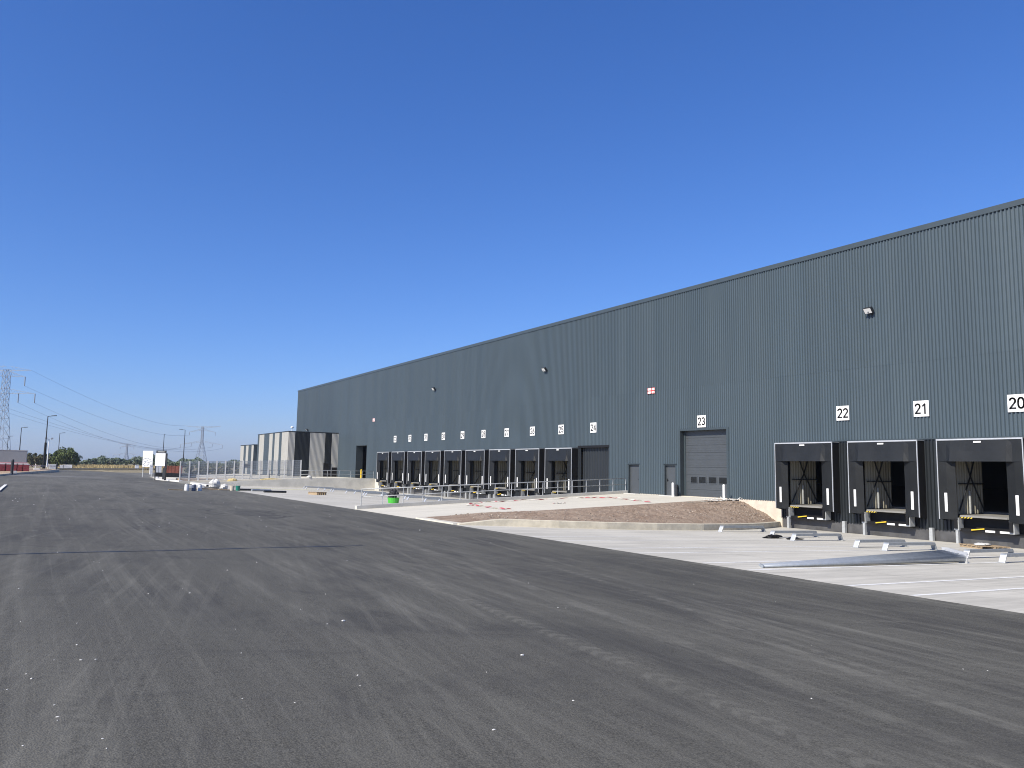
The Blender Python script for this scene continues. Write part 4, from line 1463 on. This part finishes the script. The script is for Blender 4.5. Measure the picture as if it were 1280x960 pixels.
for i, (px, b_, t_, w_, Y_, lf, lab) in enumerate(TR):
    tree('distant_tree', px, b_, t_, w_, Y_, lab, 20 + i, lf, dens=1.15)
# brown hedge behind the fence
for i in range(6):
    px = 238 + i * 15
    tree('hedge_bush', px, 594, 583, 17, 150, ['brownish hedge bush at the left end behind the mesh fence', 'second brownish hedge bush from the left behind the fence', 'third brownish hedge bush from the left behind the fence', 'brownish hedge bush behind the fence below the low trees', 'second brownish hedge bush from the annex', 'brownish hedge bush nearest the small annex'][i], 60 + i, 'leaf_dry', trunk=True, group='hedge behind the fence', dens=.9)

mb = MB()
rg = random.Random(5)
for i in range(9000):
    x, y = rg.uniform(5, 34), rg.uniform(219, 262)
    if y < 184 + (x - 3) * 1.45 + 2: continue
    h_ = rg.uniform(.5, 1.25)
    a = rg.uniform(0, 6.28)
    dx, dy = math.cos(a) * .09, math.sin(a) * .09
    lx, ly = rg.uniform(-.25, .25), rg.uniform(-.25, .25)
    z = -.45
    mb.face([(x - dx, y - dy, z), (x + dx, y + dy, z), (x + lx, y + ly, z + h_)])
tag(mb.build('dry_grass', 'drygrass'), 'strip of tall dry yellow grass before the distant trees', 'grass', kind='stuff')

mb = MB()
for i in range(15000):
    px = rg.uniform(-160, 430)
    Yd = rg.uniform(560, 700)
    c = at(px, 582, Yd)
    hh = 4.2 + 1.6 * math.sin(px * .11) + 1.3 * math.sin(px * .037 + 1) + .9 * math.sin(px * .31)
    z = -.5 + hh * rg.random() ** .8
    s_ = rg.uniform(.4, .9)
    n_ = Vector((rg.gauss(0, 1), rg.gauss(0, 1), rg.gauss(.4, 1))).normalized()
    ux = n_.orthogonal().normalized()
    uy = n_.cross(ux)
    p = Vector((c.x, c.y, z))
    mb.face([p + ux * s_, p + uy * s_ * .7, p - ux * s_, p - uy * s_ * .7])
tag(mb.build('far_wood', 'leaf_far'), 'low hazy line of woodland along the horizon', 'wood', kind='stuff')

# ------------------------------------------------------------------ background: left site and right boards
p = at(0, 581, 140)
bx = at(32.8, 580, 138)
e = empty('site_box', (bx.x, bx.y, .1), 'large plain grey box body behind the red barriers at the left edge', 'box body')
q = MB().box(-16, 0, 0, 5, -.1, 2.85)
q.build('body', 'boxgrey', e, bevel=.04)
MB().box(-16, .03, -.03, 5.03, 2.855, 2.95).build('roof_edge', 'galv_pale', e)
MB().box(-16, -.1, -.04, -.005, .25, .33).build('rub_rail', 'galv', e)
for i in range(5):
    px = 3 + i * 7.2
    c = at(px, 588, 116)
    e = empty('site_barrier', (c.x, c.y, .16), ['red and white plastic barrier at the left photo edge', 'second red and white barrier from the left edge', 'middle red and white barrier before the grey box', 'second last red and white barrier before the grey box', 'last red and white barrier at the corner of the grey box'][i], 'barrier', 'red barriers on the sandy island')
    MB().box(-.40, .40, -.16, .16, 0, .25).box(-.38, .38, -.09, .09, .25, .85).build('body', 'barrier_red', e, bevel=.03)
    MB().box(-.36, .36, -.10, .10, .852, .95).build('top_band', 'white', e)
rr0, rr1 = at(-4, 586, 124), at(34, 586, 124)
e = empty('red_trailer', (rr0.x, rr0.y, .16), 'low dark red trailer between the barriers and the grey box', 'trailer')
L_ = rr1.x - rr0.x
MB().box(0, L_, 0, 1.4, .45, 1.05).build('bed', 'red', e, bevel=.04)
MB().box(.0, L_, -.02, -.001, .95, 1.02).build('edge_rail', 'white', e)
for q in (L_ * .6, L_ * .78):
    MB().tube([(q, -.06, .36), (q, .2, .36)], .36, 14).build('wheel', 'black', e)
mb = MB()
tpts = [at(36, 582, 128), at(48, 582.3, 136), at(60, 582.5, 146), at(75, 583, 158)]
for a, b in zip(tpts, tpts[1:]):
    mb.bar(a, b, .03, .10)
tag(mb.build('barrier_tape', 'tape'), 'red and white tape strung behind the black sleeved lamp', 'tape')
for i, px in enumerate((36, 44, 60)):
    c = at(px, 586, 128 + i * 9)
    o = MB().tube([(0, 0, 0), (0, 0, .95)], .05, 7).build('stake', 'white')
    o.location = (c.x, c.y, .1)
    tag(o, ['white stake holding the tape right of the grey box', 'white stake holding the tape, middle one', 'white stake holding the tape at the black sleeved lamp'][i], 'stake', 'stakes holding the tape')
c = at(14.6, 592.5, 100)
o = MB().lathe(0, 0, [(.14, 0), (.14, 1.5), (.10, 1.62)], 12).build('post', 'darkpole')
o.location = (c.x, c.y, .02); tag(o, 'stout dark post standing before the red barriers', 'post')
c = at(16.8, 592.3, 101)
o = MB().box(-.3, .3, -.25, .25, 0, .28).build('concrete_block', 'kerb_white', bevel=.02)
o.location = (c.x, c.y, .1); tag(o, 'pale concrete block at the foot of the dark post', 'block')
for i, (px, py, w_, h_, Y_, lab) in enumerate(((46, 588, .9, .35, 135, 'pale block on the island kerb left of the lamp'), (66, 586.5, 1.2, .9, 165, 'white block on the island right of the white mast'), (77, 586.5, .7, .9, 190, 'white block left of the pair by the round tree'), (84, 586.5, 1.7, .95, 190, 'long white block under the round tree'))):
    c = at(px, py, Y_)
    o = MB().box(-w_ / 2, w_ / 2, -.4, .4, 0, h_).build('concrete_block', 'kerb_white', bevel=.03)
    o.location = c; tag(o, lab, 'block', 'concrete blocks on the left')
c = at(70.3, 590, 143)
o = MB().lathe(0, 0, [(.12, 0), (.12, 1.2), (.08, 1.3)], 10).build('post', 'darkpole')
o.location = c; tag(o, 'short dark post at the tip of the sandy island', 'post')
# white sign panel with picture
c = at(183.5, 592, 128)
e = empty('site_sign', (c.x, c.y, -.7), 'tall white site sign with a dark sketch on its lower half', 'sign')
z0 = at(184, 583.5, 128).z + .7
z1 = at(184, 563.5, 128).z + .7
e.rotation_euler = (0, 0, R(-38))
MB().box(-.80, .80, -.03, .03, z0, z1).build('panel', 'white', e)
k = MB()
for (a0, b0, a1, b1) in ((-.7, .46, -.1, .56), (-.1, .56, .6, .42), (-.6, .30, .1, .40), (.0, .25, .65, .34), (-.7, .12, -.2, .30), (-.1, .05, .3, .22), (.35, .04, .7, .2), (-.5, .05, -.3, .1)):
    k.bar((a0, -.036, z0 + (z1 - z0) * b0), (a1, -.036, z0 + (z1 - z0) * b1), .01, .09)
k.build('sketch', 'galv', e)
for q in (-.7, .7):
    MB().box(q - .05, q + .05, .031, .12, 0, z1 - .1).build('post', 'galv_pale', e)
c = at(170.8, 587, 215)
o = MB().box(-.4, .4, -.3, .3, 0, 1.15).box(-.45, .45, -.35, .35, 1.15, 1.2).build('cabinet', 'white')
o.location = c; tag(o, 'small white cabinet standing in the dry grass', 'cabinet')
# notice board with dark frame
c = at(199, 597, 104)
e = empty('notice_board', (c.x, c.y, -.6), 'white notice board on dark legs with a dark header by the white kerb', 'notice board')
zb = -.6
za, zc, zd = [at(197, q, 104).z - zb for q in (582.5, 566.5, 563)]
e.rotation_euler = (0, 0, R(-38))
MB().box(-.66, .64, -.03, .03, za, zc).build('panel', 'white', e)
MB().box(-.58, .72, -.03, .05, zc + .01, zd).build('header', 'darkpole', e)
MB().box(-.40, .5, -.036, -.031, zc + .12, zd - .12).build('header_strip', 'galv_pale', e)
for q, w_ in ((-.62, .05), (.70, .12)):
    MB().box(q - w_, q + w_, .051, .15, 0, zc).build('leg', 'darkpole', e)
MB().box(.45, .82, -.12, .05, .1, 1.5).build('control_box', 'darkpole', e)
for px, lab in ((195.5, 'white cabinet under the notice board, left one'), (199.5, 'white cabinet under the notice board, right one'), (188.5, 'white cabinet between the site sign and notice board')):
    c = at(px, 593, 112)
    o = MB().box(-.17, .17, -.2, .2, 0, 1.15).box(-.2, .2, -.23, .23, 1.15, 1.2).build('cabinet', 'white')
    o.location = c; tag(o, lab, 'cabinet', 'white cabinets by the notice board')
# rust red panels stacked behind, low dark band built as a black bar
for i in range(5):
    c = at(207 + i * 4.4, 592, 128)
    o = MB().box(-.26, .26, -.15, .15, 0, 1.15).box(-.29, -.262, -.17, .17, 0, 1.2).box(.262, .29, -.17, .17, 0, 1.2).build('rust_panel', 'rust')
    o.location = c; tag(o, 'upright rust red panel in the row left of the mesh fence', 'panel', 'rust red panels in a row')
a, b = at(193, 595.5, 110), at(245, 597.5, 110)
o = MB().bar((0, 0, .25), (b.x - a.x, 0, b.z - a.z + .25), .4, .55).build('dark_band', 'bitumen')
o.location = a; tag(o, 'low black band behind the notice board and fence end', 'wall')

# ------------------------------------------------------------------ summer air
hz = MB().box(-2400, 2400, -1600, 2700, -3.5, 75).build('haze', mat('haze_air')[0])
tag(hz, kind='stuff')
hm = hz.data.materials[0]
hm.node_tree.nodes.clear()
ho = hm.node_tree.nodes.new('ShaderNodeOutputMaterial')
pv = hm.node_tree.nodes.new('ShaderNodeVolumePrincipled')
pv.inputs['Color'].default_value = (.80, .88, 1, 1)
pv.inputs['Density'].default_value = .00017
pv.inputs['Anisotropy'].default_value = .2
hm.node_tree.links.new(pv.outputs[0], ho.inputs['Volume'])

# ------------------------------------------------------------------ light
SUN_EL, SUN_A = R(40), R(-13)
sd = Vector((-math.cos(SUN_A) * math.cos(SUN_EL), math.sin(SUN_A) * math.cos(SUN_EL), math.sin(SUN_EL)))
w = bpy.data.worlds.new('World')
S.world = w
w.use_nodes = True
nt = w.node_tree
bg = nt.nodes['Background']
sky = nt.nodes.new('ShaderNodeTexSky')
sky.sky_type = 'NISHITA'
sky.sun_disc = False
sky.sun_elevation = SUN_EL
sky.sun_rotation = math.atan2(sd.x, sd.y)
sky.altitude = 100
sky.air_density = 1.0
sky.dust_density = .5
sky.ozone_density = 3.0
gw = G(nt)                      # camera colour response: a touch more saturated than the raw sky
sep = nt.nodes.new('ShaderNodeSeparateColor')
cmb = nt.nodes.new('ShaderNodeCombineColor')
nt.links.new(sky.outputs[0], sep.inputs[0])
for i, (gain, gam) in enumerate(((.555, 1.22), (.595, 1.0), (.88, .85))):
    gw.put(cmb.inputs[i], gw.m('MULTIPLY', gw.m('POWER', gw.m('MULTIPLY', sep.outputs[i], .1), gam), gain * 10))
nt.links.new(cmb.outputs[0], bg.inputs[0])
bg.inputs[1].default_value = .10
sl = bpy.data.lights.new('sun', 'SUN')
sl.energy = 4.0
sl.angle = R(.53)
sl.color = (1, .925, .785)
so = bpy.data.objects.new('sun', sl)
C.objects.link(so)
so.rotation_euler = (-sd).to_track_quat('-Z', 'Y').to_euler()
S.view_settings.view_transform = 'Standard'
S.view_settings.look = 'None'
S.view_settings.exposure = .7
S.view_settings.gamma = 1
S.render.engine = 'CYCLES'
S.cycles.max_bounces = 6
S.cycles.filter_width = 1.05
